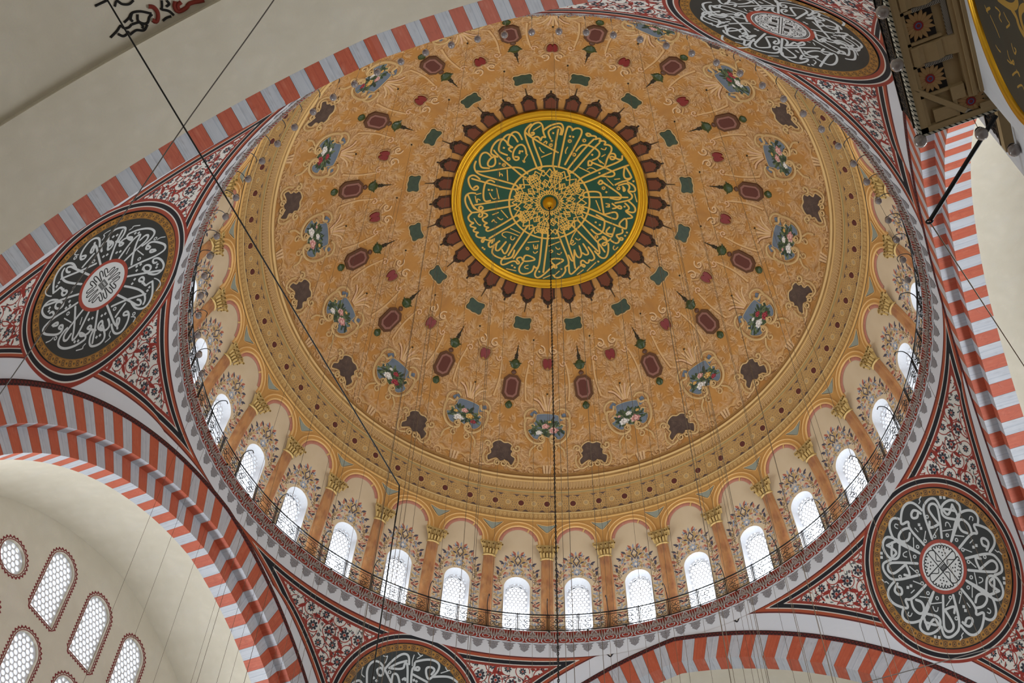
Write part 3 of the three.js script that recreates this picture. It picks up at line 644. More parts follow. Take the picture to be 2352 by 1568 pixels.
// ───────── drum: thirty-two bays with a window each ─────────
const BAYY0 = -0.62, BAYY1 = 5.7, WH = 0.555, WSP = 2.4;
function bayPainting() {
  seedState = 303; const W = 1024, H = 2048, [c, x] = canvas(W, H, '#c9b595'); mottle(x, W, H, 200, ['188,166,132', '214,196,168', '198,178,142'], 20, 160, 0.16);
  const sx = W / 2.62, sy = H / (BAYY1 - BAYY0); x.translate(W / 2, H + BAYY0 * sy); x.scale(sx, -sy);
  // spandrels above the arch
  x.fillStyle = '#c08f4c'; x.beginPath(); x.rect(-1.4, 4.5, 2.8, 1.3); x.arc(0, 4.5, 1.1, 0, Math.PI, false); x.fill('evenodd');
  x.lineWidth = 0.05; for (const [r, col] of [[1.06, '#d9b277'], [0.99, '#b5813f'], [0.93, '#d6ad72'], [0.87, '#c8995a']]) { x.lineWidth = 0.07; x.strokeStyle = col; x.beginPath(); x.arc(0, 4.5, r, 0, Math.PI); x.stroke(); }
  // coloured scrolls round the window
  const navy = '#45424f', red = '#a8604a', och = '#b0925f', blu = '#8f97a3', pk = '#bf9079', wh = '#dccfb8';
  const leaf = (px, py, a, l, w, col) => { x.save(); x.translate(px, py); x.rotate(a); x.fillStyle = col; x.beginPath(); x.moveTo(0, 0); x.quadraticCurveTo(l * 0.5, w, l, 0); x.quadraticCurveTo(l * 0.5, -w * 0.5, 0, 0); x.fill(); x.restore(); };
  for (const s of [-1, 1]) {
    x.save(); x.scale(s, 1);
    for (let k = 0; k < 7; k++) { const y = -0.1 + k * 0.38, bx = 0.8, d = k % 2 ? 1 : -1, cc = [[navy, red], [blu, och], [red, navy], [och, blu]][k % 4]; stroke(x, [[bx - d * 0.12, y], [bx + d * 0.14, y + 0.08], [bx - d * 0.02, y + 0.24], [bx - d * 0.14, y + 0.3]], 0.06, cc[0]); stroke(x, spiral(bx + d * 0.07, y + 0.13, 0.09, 1, 0, d, 8), 0.04, cc[1]); leaf(bx - d * 0.05, y + 0.05, d > 0 ? 2.2 : 0.9, 0.24, 0.12, cc[1]); leaf(bx + d * 0.06, y + 0.24, d > 0 ? 0.5 : 2.6, 0.16, 0.1, cc[0]); leaf(bx, y + 0.18, 1.57, 0.2, 0.1, [pk, blu][k % 2]); }
    const stem = [[0.68, 2.55], [0.86, 2.8], [0.7, 3.1], [0.52, 3.25]]; stroke(x, stem, 0.045, och); stroke(x, spiral(0.72, 3.1, 0.17, 1.2, -1.5, 1, 12), 0.045, och); stroke(x, spiral(0.5, 3.5, 0.14, 1.2, -1.5, 1, 12), 0.04, och); stroke(x, spiral(0.28, 3.74, 0.12, 1.1, -1.5, 1, 12), 0.04, och);
    for (const [px, py, a, l, col] of [[0.8, 2.75, 0.4, 0.32, red], [0.86, 2.65, -0.6, 0.26, pk], [0.84, 2.95, 1.5, 0.26, navy], [0.74, 3.2, 0.7, 0.24, navy], [0.62, 3.34, 1.9, 0.2, blu], [0.58, 3.52, 0.6, 0.24, navy], [0.5, 3.66, 1.3, 0.22, red], [0.36, 3.78, 0.7, 0.24, navy], [0.24, 3.92, 1.4, 0.2, blu], [0.1, 3.98, 1.0, 0.24, red], [0.3, 3.2, 2.4, 0.26, och], [0.34, 3.05, 0.3, 0.24, pk], [0.2, 3.46, 0.8, 0.3, och], [0.45, 2.98, -0.7, 0.2, navy], [0.14, 3.6, 1.35, 0.34, och], [0.62, 2.98, 2.2, 0.2, red], [0.12, 3.15, 2.0, 0.22, blu], [0.42, 3.36, -0.4, 0.2, pk]]) { leaf(px, py, a, l * 1.15, l * 0.55, col); leaf(px - 0.03, py - 0.05, a + 1.0, l * 0.8, l * 0.4, [blu, och, pk, navy][Math.floor(px * 97) % 4]); leaf(px + 0.02, py + 0.03, a - 0.9, l * 0.6, l * 0.3, [och, pk, navy, red][Math.floor(py * 53) % 4]); stroke(x, spiral(px - 0.08, py + 0.02, l * 0.32, 1, a, 1, 8), 0.022, [och, navy, blu][Math.floor(py * 31) % 3]); }
    x.restore();
  }
  x.lineWidth = 0.045; x.strokeStyle = navy; x.beginPath(); x.moveTo(0, 3.98); x.lineTo(0.13, 3.76); x.lineTo(0, 3.52); x.lineTo(-0.13, 3.76); x.closePath(); x.stroke(); leaf(0, 4.0, 1.57, 0.24, 0.1, blu);
  for (let k = 0; k < 8; k++) leaf(0, 3.24, k * 0.785, 0.22, 0.09, k % 2 ? blu : '#99a3b0'); dot(x, 0, 3.24, 0.06, wh); x.lineWidth = 0.03; x.strokeStyle = och; x.beginPath(); x.arc(0, 3.26, 0.34, 3.5, 5.9); x.stroke();
  return tex(c, false);
}
const holeW = (y, w, sp) => (y <= sp ? w : Math.sqrt(Math.max(0, w * w - (y - sp) * (y - sp))));
function bayGeo() {
  const rows = [BAYY0, -0.3, 0, 0.5, 1, 1.5, 2, WSP]; for (let k = 1; k <= 12; k++) rows.push(WSP + WH * Math.sin((k / 12) * Math.PI / 2)); for (let y = 3.2; y < BAYY1 - 0.1; y += 0.25) rows.push(y); rows.push(BAYY1);
  const edge = (y) => 5.625 * D2R * R * Math.cos(Math.max(0, y / R)), side = (s) => gridGeo(8, rows.length - 1, (a, b) => { const y = rows[Math.round(b * (rows.length - 1))], w = y > WSP + WH ? 0 : holeW(y, WH, WSP); return [s * lerp(w, edge(y), a), y, 0]; }, (a, b, q) => [q[0] / 2.62 + 0.5, (q[1] - BAYY0) / (BAYY1 - BAYY0)], s < 0);
  return bend(plainMerge([side(1), side(-1)]));
}
function archLine(w, y0, sp, n = 14) { const o = [[-w, y0]]; for (let k = 0; k <= n; k++) { const a = Math.PI - (k / n) * Math.PI; o.push([w * Math.cos(a), sp + w * Math.sin(a)]); } o.push([w, y0]); return o; }
function revealGeo(w0, s0, w1, s1, y0, z0, z1) { const A = archLine(w0, y0, s0), B = archLine(w1, y0 + 0.05, s1), n = A.length; return gridGeo(n - 1, 3, (a, b) => { const i = Math.round(a * (n - 1)); return [lerp(A[i][0], B[i][0], b), lerp(A[i][1], B[i][1], b), lerp(z0, z1, b)]; }, (a, b) => [a * 4, b * 0.5]); }
// plaster lattice of round panes
function latticeGeo(w, y0, sp, pitch, rad, th, round, sides = 8) {
  const sh = new THREE.Shape(); if (round) sh.absarc(0, 0, w, 0, Math.PI * 2); else { sh.moveTo(-w, y0); sh.lineTo(w, y0); sh.lineTo(w, sp); sh.absarc(0, sp, w, 0, Math.PI); sh.lineTo(-w, y0); }
  const dy = pitch * 0.866; let row = 0;
  for (let y = (round ? -w : y0) + pitch * 0.55; y < (round ? w : sp + w); y += dy, row++) for (let i = -6; i <= 6; i++) {
    const px = (i + (row % 2) * 0.5) * pitch, room = round ? w - Math.hypot(px, y) : y > sp ? w - Math.hypot(px, y - sp) : w - Math.abs(px); if (room < rad * 0.72) continue;
    const h = new THREE.Path(), r = Math.min(rad, room - 0.012); for (let k = 0; k < sides; k++) { const a = (k / sides) * 2 * Math.PI + Math.PI / sides; k ? h.lineTo(px + r * Math.cos(a), y + r * Math.sin(a)) : h.moveTo(px + r * Math.cos(a), y + r * Math.sin(a)); } h.closePath(); sh.holes.push(h);
  }
  return new THREE.ExtrudeGeometry(sh, { depth: th, bevelEnabled: false, curveSegments: 16 });
}
const wallDrum = structure(grp('wall_drum'), 'window drum of the dome with painted columns, arches and scrolls'); wallDrum.position.y = YC;
const drumWindows = [];
{
  const bay = bayGeo(), bayM = matte({ map: bayPainting() }), reveal = bend(revealGeo(WH, WSP, 0.455, 2.33, BAYY0, 0, -0.26)), jambs = bend(revealGeo(0.455, 2.33, 0.5, 2.36, BAYY0, -0.26, -0.56));
  const lat = latticeGeo(0.475, BAYY0 + 0.04, 2.32, 0.162, 0.066, 0.035, false, 10); lat.translate(0, 0, -0.29); bend(lat);
  const pane = new THREE.ShapeGeometry(new THREE.Shape(archLine(0.475, BAYY0 + 0.04, 2.31).map(([a, b]) => new THREE.Vector2(a, b))), 12); pane.translate(0, 0, -0.52); bend(pane);
  around(32, 5.625, (az, k) => {
    put('wall_panel', bay, bayM, wallDrum).rotation.y = az * D2R; put('window_reveal', reveal, M.chalk, wallDrum).rotation.y = az * D2R;
    const w = structure(grp('window')); w.name = 'window_' + (k + 1); w.position.y = YC; w.rotation.y = az * D2R; put('pane', pane, [0, 28, 29, 30, 31].includes(k) ? M.glare : M.pane, w); put('lattice', lat, M.lattice, w); put('jamb', jambs, M.chalk, w);
    const L = new THREE.RectAreaLight(DAYLIGHT, DRUM_LIGHT, 0.84, 0.9); L.name = 'window_light'; L.position.set(0, 0.2, R - 0.3); L.lookAt(0, L.position.y + 0.87 * L.position.z / 0.5, 0); w.add(L);
    drumWindows.push(w);
  });
  // columns with capitals, archivolts, corner triangles
  const col = gridGeo(10, 16, (a, b) => { const x = (a - 0.5) * 2, w = 0.27 * (1 - 0.08 * b); return [x * w, lerp(-0.62, 3.8, b), 0.01 + 0.15 * Math.sqrt(Math.max(0, 1 - x * x))]; }, (a, b) => [a * 0.45 + b * 0.15, b * 1.7]);
  const neck = (y, w, h, d) => gridGeo(10, 6, (a, b) => { const x = (a - 0.5) * 2, k = Math.sin(b * Math.PI); return [x * w, y + (b - 0.5) * h, 0.02 + d * Math.sqrt(Math.max(0, 1 - x * x)) * (0.6 + 0.4 * k)]; });
  const capital = []; capital.push(gridGeo(10, 8, (a, b) => { const x = (a - 0.5) * 2, w = 0.26 + 0.16 * b * b; return [x * w, 3.84 + 0.5 * b, 0.01 + (0.15 + 0.12 * b * b) * Math.sqrt(Math.max(0, 1 - x * x * 0.9))]; }), neck(3.82, 0.3, 0.08, 0.2), gridGeo(6, 3, (a, b) => [(a - 0.5) * 0.96, 4.36 + b * 0.1, 0.26 - 0.05 * Math.abs(b - 0.5)]));
  for (let r = 0; r < 2; r++) for (let i = -2; i <= 2; i++) { const y = 3.86 + r * 0.22, px = (i + (r ? 0.5 : 0)) * (0.13 + r * 0.03); if (Math.abs(px) > 0.4) continue; capital.push(tube([[px, y, 0.2], [px * 1.08, y + 0.14, 0.25], [px * 1.2, y + 0.22, 0.32], [px * 1.25, y + 0.17, 0.36]], 0.045, 8, 5)); }
  for (const s of [-1, 1]) capital.push(tube(spiral(s * 0.36, 4.3, 0.11, 1.3, s > 0 ? 2.6 : 0.5, -s).map(([a, b]) => [a, b, 0.28]), 0.035, 16, 5));
  const colG = bend(col), capG = bend(plainMerge(capital));
  const arcG = (r, rad, z) => { const pts = []; for (let k = 0; k <= 16; k++) { const a = Math.PI * (k / 16); pts.push([r * Math.cos(a), 4.5 + r * Math.sin(a), z]); } return tube(pts, rad, 32, 6); };
  const outerM = bend(plainMerge([arcG(1.1, 0.035, 0.02), arcG(0.93, 0.05, 0.02)]));
  const flatArc = (r0, r1, a0, a1, z, n = 14) => gridGeo(n, 2, (a, b) => { const t = lerp(a0, a1, a), r = lerp(r0, r1, b); return [r * Math.cos(t), 4.5 + r * Math.sin(t), z + 0.02 * Math.sin(b * Math.PI)]; }, (a, b) => [b * 0.3, a * 2]);
  const mid = bend(flatArc(0.95, 1.09, 0, Math.PI, 0.015, 24)), marbleL = bend(flatArc(0.74, 0.88, 1.12, 2.95, 0.015)), marbleR = bend(flatArc(0.74, 0.88, 0.3, 1.0, 0.015)), key = bend(flatArc(0.72, 0.9, 1.02, 1.1, 0.03, 2));
  const tri = bend(plate([[-0.44, 5.56], [-0.3, 5.5], [0, 5.47], [0.3, 5.5], [0.44, 5.56], [0.22, 5.36], [0.04, 5.17], [-0.04, 5.17], [-0.22, 5.36]], 0.03, 2, 0, 5.4));
  const triRim = bend(tube([[-0.46, 5.57, 0.02], [0, 5.49, 0.02], [0.46, 5.57, 0.02], [0.02, 5.14, 0.02], [-0.02, 5.14, 0.02]], 0.022, 40, 5, true));
  around(32, 0, (az) => { for (const [n, g, m] of [['column', colG, M.orange], ['capital', capG, M.oldGold], ['corner_triangle', tri, M.drumGrey], ['triangle_rim', triRim, M.ochreLight]]) put(n, g, m, wallDrum).rotation.y = az * D2R; });
  around(32, 5.625, (az) => { for (const [n, g, m] of [['archivolt', outerM, M.ochreLight], ['arch_band', mid, M.ochre], ['arch_marble', marbleL, M.rose], ['arch_marble', marbleR, M.rose], ['keystone', key, M.ochreLight]]) put(n, g, m, wallDrum).rotation.y = az * D2R; });
}

// ───────── cornice under the drum: white cove, red band with loops, hanging stencils ─────────
const COVE = [[RR, YR], [12.74, -1.5], [12.69, -1.33], [12.65, -1.18], [12.63, -1.08]], BAND = [[12.62, -1.07], [12.6, -0.96], [12.55, -0.82], [12.48, -0.7], [12.41, -0.63]];
const onProfile = (P, t) => { const k = Math.max(0, Math.min(0.9999, t)) * (P.length - 1), i = Math.floor(k); return [lerp(P[i][0], P[i + 1][0], k - i), lerp(P[i][1], P[i + 1][1], k - i)]; };
const cornice = structure(grp('trim_1'), 'round cornice of white cove and red band with grey loops and stencilled drops'); cornice.position.y = YC;
{
  const lathe = (P) => new THREE.LatheGeometry(P.map(([a, b]) => new THREE.Vector2(a, b)), 256);
  put('white_cove', lathe(COVE), matte({ color: 0xd3d6da }), cornice); put('red_band', lathe(BAND), matte({ color: 0x94301f }), cornice);
  put('white_line', lathe([[12.625, -1.085], [12.6, -1.075], [12.6, -1.055], [12.62, -1.05]]), M.chalk, cornice);
  put('balcony_floor', lathe([[12.41, -0.63], [12.4, -0.61], [12.42, -0.6], [13.3, -0.6], [13.3, -0.7]]), M.chalk, cornice);
  // point on band: x metres along, t up the band 0..1
  const lay = (g, P, off) => { const p = g.attributes.position; for (let i = 0; i < p.count; i++) { const [r, y] = onProfile(P, p.getY(i)), a = -p.getX(i) / 12.5, q = r - off - p.getZ(i); p.setXYZ(i, q * Math.sin(a), y - p.getZ(i) * 0.35, q * Math.cos(a)); } g.computeVertexNormals(); return g; };
  const drop = (w, b, t) => [[0, t, 0], [-w * 0.35, t - 0.25, 0], [-w, b + 0.22, 0], [-w * 0.75, b + 0.05, 0], [0, b, 0], [w * 0.75, b + 0.05, 0], [w, b + 0.22, 0], [w * 0.35, t - 0.25, 0]];
  const loop = lay(plainMerge([tube(drop(0.26, 0.05, 0.95), 0.026, 40, 5, true), tube(drop(0.13, 0.2, 0.66), 0.022, 28, 5, true), ...[-1, 1].map((s) => tube([[s * 0.06, 0.72, 0], [s * 0.16, 0.62, 0.01], [s * 0.2, 0.45, 0]], 0.014, 8, 4))]), BAND, 0.015);
  const spikes = []; for (const [a, h, l] of [[-0.28, 0.8, 0.34], [-0.2, 0.9, 0.42], [-0.1, 0.95, 0.52], [0, 1, 0.62], [0.1, 0.95, 0.52], [0.2, 0.9, 0.42], [0.28, 0.8, 0.34]]) { const g = new THREE.ConeGeometry(0.05, l, 5); g.scale(1, 1.2, 0.6); g.translate(a, h - l * 0.4, 0.035); spikes.push(g); }
  const leaf = lay(plainMerge(spikes), BAND, 0.0);
  const [c, x] = canvas(256, 256, '#8d8a8c'); x.lineCap = 'round'; for (const [w, col] of [[14, '#2b2a2e'], [5, '#c9c8ca']]) { for (const s of [-1, 1]) { stroke(x, [[128, 250], [128 + s * 60, 170], [128 + s * 30, 120], [128, 150]], w, col); stroke(x, [[128 + s * 20, 110], [128 + s * 70, 60], [128 + s * 110, 20]], w, col); stroke(x, spiral(128 + s * 46, 150, 26, 1, 0, s).map(([a, b]) => [a, b]), w, col); } stroke(x, [[128, 240], [128, 130], [128, 20]], w, col); }
  const st = lay(plate([[-0.28, 0.98], [0.28, 0.98], [0.17, 0.83], [0.2, 0.66], [0.14, 0.6], [0.16, 0.5], [0, 0.34], [-0.16, 0.5], [-0.14, 0.6], [-0.2, 0.66], [-0.17, 0.83]], 0.012, 3, 0, 0.7), COVE, 0.002);
  const sm = matte({ map: tex(c, false) });
  ring('loop_ornament', loop, M.loop, 128, 0, cornice); ring('leaf_crown', leaf, M.leafGrey, 128, 180 / 128, cornice); ring('stencil_drop', st, sm, 128, 180 / 128, cornice);
}

// ───────── iron railing with brackets and hanging oil lamps ─────────
{
  const t = tag(grp('balcony_railing'), 'black wrought iron railing circling the foot of the dome in front of the drum windows', 'railing'); t.position.y = YC;
  const RL = 12.46, y0 = -0.58, y1 = 0.34, lay = (g) => { const p = g.attributes.position; for (let i = 0; i < p.count; i++) { const a = -p.getX(i) / RL, q = RL - p.getZ(i); p.setXYZ(i, q * Math.sin(a), p.getY(i), q * Math.cos(a)); } g.computeVertexNormals(); return g; };
  for (const [n, y, r] of [['top_rail', y1, 0.026], ['lower_rail', y0 + 0.08, 0.018], ['middle_rail', y1 - 0.14, 0.012]]) put(n, new THREE.TorusGeometry(RL, r, 6, 192).rotateX(Math.PI / 2).translate(0, y, 0), M.iron, t);
  const post = lay(plainMerge([straight([0, y0 - 0.04, 0], [0, y1 + 0.04, 0], 0.022), straight([0.06, y0, 0], [0.06, y1, 0], 0.014), straight([-0.06, y0, 0], [-0.06, y1, 0], 0.014)]));
  const sc = []; for (const s of [-1, 1]) for (const v of [-1, 1]) { sc.push(tube(spiral(s * 0.2, -0.15 + v * 0.16, 0.15, 1.3, v > 0 ? -1.57 : 1.57, s * v).map(([a, b]) => [a, b, 0]), 0.013, 18, 4)); sc.push(tube(spiral(s * 0.4, -0.15 + v * 0.15, 0.11, 1.1, v > 0 ? 1.57 : -1.57, -s * v).map(([a, b]) => [a, b, 0]), 0.011, 14, 4)); }
  sc.push(tube([[-0.5, -0.15, 0], [0, -0.02, 0], [0.5, -0.15, 0], [0, -0.28, 0]], 0.011, 24, 4, true));
  const panel = lay(plainMerge(sc));
  around(64, 0, (az) => { put('post', post, M.iron, t).rotation.y = az * D2R; }); around(64, 2.8125, (az) => { put('scroll_panel', panel, M.iron, t).rotation.y = az * D2R; });
  // hooks by the columns on the far side
  const hook = tube([[0, y1, RL], [0.02, y1 + 0.32, RL - 0.02], [0.02, y1 + 0.55, RL - 0.18], [0.02, y1 + 0.5, RL - 0.42], [0.02, y1 + 0.3, RL - 0.52]], 0.018, 18, 5);
  for (let k = -7; k <= 9; k++) { const h = put('lamp_hook', hook, M.iron, t); h.rotation.y = (11.25 * k) * D2R; }
  // lamps
  const glass = new THREE.LatheGeometry([[0.0, -0.115], [0.05, -0.105], [0.09, -0.07], [0.11, -0.01], [0.1, 0.05], [0.07, 0.09], [0.06, 0.13], [0.07, 0.15]].map(([a, b]) => new THREE.Vector2(a, b)), 16), oil = new THREE.SphereGeometry(0.07, 10, 8).scale(1, 0.6, 1).translate(0, -0.03, 0), collar = new THREE.TorusGeometry(0.068, 0.012, 6, 14).rotateX(Math.PI / 2).translate(0, 0.12, 0);
  const arm = tube([[0, 1.14, 0.46], [0, 1.5, 0.4], [0, 1.6, 0.2], [0, 1.45, 0.02], [0, 1.2, 0]], 0.014, 16, 5), cord = straight([0, 0.13, 0], [0, 1.22, 0], 0.006, 4);
  let n = 0; Object.assign(lampParts, { glass, oil, collar });
  for (let az = 112.5; az <= 276.1; az += 3.75, n++) {
    const l = tag(grp('hanging_lamp'), `${nthWord(n)} small glass ball lamp hung inside the dome rim, counted clockwise from the left`, 'lamp', 'ball lamps along the dome rim'); l.position.set(12.0 * Math.sin(az * D2R), YC - 0.85, 12.0 * Math.cos(az * D2R)); l.rotation.y = az * D2R;
    put('globe', glass, M.lampGlass, l); put('oil', oil, M.lampOil, l); put('collar', collar, M.iron, l); put('bracket', arm, M.iron, l); put('cord', cord, M.wire, l);
  }
}

// ───────── pendentives ─────────
const archX = (A, y) => { const v = A.r * A.r - (y - A.y0) ** 2; return v > 0 ? Math.max(0, Math.sqrt(v) - A.e) : 0; };   // half width of the arch at a height
const pendE = (y) => { const t = (YR - y) / 14.4; return 17.7 * Math.sqrt(Math.max(0.02, 1 - ((14.4 * (1 - t)) / 20.7) ** 2)) + (RR - 17.7 * Math.sqrt(1 - (14.4 / 20.7) ** 2)) * Math.max(0, 1 - t * 3); };
function pendEdges(sx, sz, y) {                               // where the level y meets the two arches: [angle, radius] each
  const f = (A, D) => { if (y > A.hc) return [0, lerp(D, RR, (y - A.hc) / (YR - A.hc))]; const a = Math.min(archX(A, y), 12.6); return [Math.atan2(a, D), Math.hypot(a, D)]; };
  const [p1, r1] = f(ARCZ, DZ[sz]), [p2, r2] = f(ARCX, DX[sx]); return [p1, r1, Math.PI / 2 - p2, r2];
}
function pendRho(sx, sz, phi, y) {
  y = Math.min(y, YR); const [p1, r1, p2, r2] = pendEdges(sx, sz, y), s = Math.max(0, Math.min(1, (phi - p1) / Math.max(1e-4, p2 - p1))), base = lerp(r1, r2, s);
  return base + (Math.max(pendE(y), base) - base) * Math.pow(Math.sin(Math.PI * s), 0.55);
}
const pendP = (sx, sz, phi, y) => { const r = pendRho(sx, sz, phi, y); return V3(sx * r * Math.sin(phi), y, sz * r * Math.cos(phi)); };
const CENTRES = { '1,-1': [10.22, -4.2, -10.0], '-1,1': [-10.12, -4.15, 10.12], '-1,-1': [-10.25, -4.05, -9.98], '1,1': [10.12, -4.1, 10.25] };
function pendFrame(sx, sz) { const C = V3(...CENTRES[sx + ',' + sz]), n = V3(-sx * 0.585, -0.56, -sz * 0.585).normalize(), t1 = V3(0, 1, 0).cross(n).normalize(), t2 = n.clone().cross(t1); return { C, n, t1, t2 }; }
const PW = 19, PY0 = -9.4, PY1 = 5.2;
const leafOn = (x) => (px, py, a, l, w, col) => { x.save(); x.translate(px, py); x.rotate(a); x.fillStyle = col; x.beginPath(); x.moveTo(0, 0); x.quadraticCurveTo(l * 0.4, w, l, 0); x.quadraticCurveTo(l * 0.5, -w * 0.35, 0, 0); x.fill(); x.restore(); };
const arabesque = (() => {                                     // scrolling vines, split leaves and rosettes
  seedState = 515; const W = 2048, H = 1574, [c, x] = canvas(W, H, '#d5d3cb'), k = W / PW; x.translate(W / 2, H + PY0 * k); x.scale(k, -k);
  const red = '#8e2c22', nav = '#23242c', grn = '#3c4a44';
  const leaf = leafOn(x);
  const rosette = (px, py, r) => { for (let q = 0; q < 8; q++) { const a = q * 0.785; x.save(); x.translate(px + Math.cos(a) * r * 0.62, py + Math.sin(a) * r * 0.62); x.rotate(a); x.fillStyle = q % 2 ? nav : '#3a3a44'; x.beginPath(); x.ellipse(0, 0, r * 0.36, r * 0.22, 0, 0, 7); x.fill(); x.restore(); } dot(x, px, py, r * 0.36, '#b9b2a8'); dot(x, px, py, r * 0.24, '#a2382c'); };
  const g = 0.62;
  for (let j = -16; j < 12; j++) for (let i = -17; i < 18; i++) {
    const px = (i + (j % 2) * 0.5) * g + rr(-0.05, 0.05), py = j * g * 0.86 + rr(-0.05, 0.05), d = (i + j) % 2 ? 1 : -1, a = rnd() * 6.3;
    x.lineWidth = 0.032; x.strokeStyle = red; x.beginPath(); x.arc(px, py, 0.26, a, a + 4.6, false); x.stroke();
    stroke(x, [[px + 0.26 * Math.cos(a), py + 0.26 * Math.sin(a)], [px + 0.42 * Math.cos(a + 0.5 * d), py + 0.42 * Math.sin(a + 0.5 * d)], [px + g * Math.cos(a + d), py + g * 0.9 * Math.sin(a + d)]], 0.035, red);
    if ((i * 3 + j * 5) % 3 !== 0) rosette(px, py, rr(0.12, 0.17)); else rosette(px, py, 0.2);
    const ra = a + 2.2; leaf(px + 0.27 * Math.cos(ra), py + 0.27 * Math.sin(ra), ra + 1.0 * d, 0.36, 0.2 * d, red); leaf(px + 0.27 * Math.cos(ra), py + 0.27 * Math.sin(ra), ra - 0.7 * d, 0.24, 0.12 * d, red);
    for (let q = 0; q < 5; q++) { const b = rnd() * 6.3, s = rr(0.2, 0.36); leaf(px + s * Math.cos(b), py + s * Math.sin(b), b + rr(-1.4, 1.4), rr(0.1, 0.17), 0.06, q % 2 ? nav : grn); }
    rosette(px + 0.31, py + 0.27, rr(0.055, 0.08)); if (rnd() > 0.4) rosette(px - 0.05, py + 0.36, 0.06);
  }
  return c;
})();
function pendPainting(sx, sz, F) {
  seedState = 500 + sx * 3 + sz; const W = 2048, H = 1574, [c, x] = canvas(W, H, '#d0d3d8'); mottle(x, W, H, 120, ['190,195,204', '230,230,230'], 30, 160, 0.12);
  const k = W / PW; x.translate(W / 2, H + PY0 * k); x.scale(k, -k);
  const flat = (P) => { const d = P.clone().sub(F.C); return [d.dot(F.t1), d.dot(F.t2)]; };
  const dx = DX[sx], dz = DZ[sz];
  const yLow = (phi, o) => { // arch lines moved out by o, seen from the middle
    const f = (A, l, q) => { const s = A.r + o, v = s * s - (Math.abs(l) + A.e) ** 2; return v > 0 ? A.y0 + Math.sqrt(v) : -30; };
    return Math.max(f(ARCZ, Math.tan(phi) * (dz + 0.0), 0) - 0, f(ARCX, (dx + 0.0) / Math.tan(phi), 0));
  };
  const region = (o, oa) => { const top = [], low = []; for (let i = 1; i < 360; i++) { const phi = (i / 360) * Math.PI / 2, yt = YR - o * 0.86, yl = yLow(phi, oa + o); if (yt <= yl) continue; top.push(flat(pendP(sx, sz, phi, yt))); low.push(flat(pendP(sx, sz, phi, Math.max(yl, -12.4)))); } return [...top, ...low.reverse()]; };
  const path = (pts) => { x.beginPath(); pts.forEach((q, i) => (i ? x.lineTo(...q) : x.moveTo(...q))); x.closePath(); };
  const layers = [[0, '#5a1f1c'], [0.05, '#a04a2c'], [0.15, '#cfcac0'], [0.185, '#15151b'], [0.32, '#cfcac0'], [0.355, '#8c3426'], [0.45, '#d5d3cb']];
  for (const [o, col] of layers) { path(region(o, 0.72)); x.fillStyle = col; x.fill(); }
  x.save(); path(region(0.45, 0.72)); x.clip(); x.drawImage(arabesque, -PW / 2, PY0, PW, PY1 - PY0); x.restore();
  const red = '#8e2c22', leaf = leafOn(x);
  for (const [r, col] of [[3.16, '#8c3426'], [3.06, '#cfcac0'], [3.02, '#15151b'], [2.88, '#cfcac0'], [2.84, '#93402a'], [2.72, '#15151b']]) dot(x, 0, 0, r, col);
  // kite ornaments at the points of the panel
  const reg = region(0, 0.72), n = reg.length / 2;
  for (const [P, Q] of [[reg[0], reg[14]], [reg[n - 1], reg[n - 15]]]) { x.save(); const an = Math.atan2(P[1] - Q[1], P[0] - Q[0]), up = Math.cos(an) > 0 ? 1 : -1; x.translate(P[0] - up * 0.2 * Math.sin(an), P[1] + up * 0.2 * Math.cos(an)); x.rotate(an); x.scale(0.8, 0.8); const kite = closedCurve([[0, 0], [0.3, 0.2], [0.42, 0.36], [0.55, 0.24], [0.78, 0.14], [1.25, 0.03], [1.25, -0.03], [0.78, -0.14], [0.55, -0.24], [0.42, -0.36], [0.3, -0.2]], 60); path(kite); x.fillStyle = '#d4d1c8'; x.fill(); x.lineWidth = 0.06; x.strokeStyle = '#17171c'; x.stroke(); for (const s of [-1, 1]) { stroke(x, spiral(0.42, s * 0.13, 0.1, 1.1, 0, s, 10), 0.045, red); leaf(0.42, 0, s * 0.9, 0.28, 0.1, red); leaf(0.3, 0, s * 0.5 + 3.1, 0.14, 0.07, red); leaf(0.6, 0, s * 0.4, 0.24, 0.08, red); } x.restore(); }
  return tex(c, false);
}
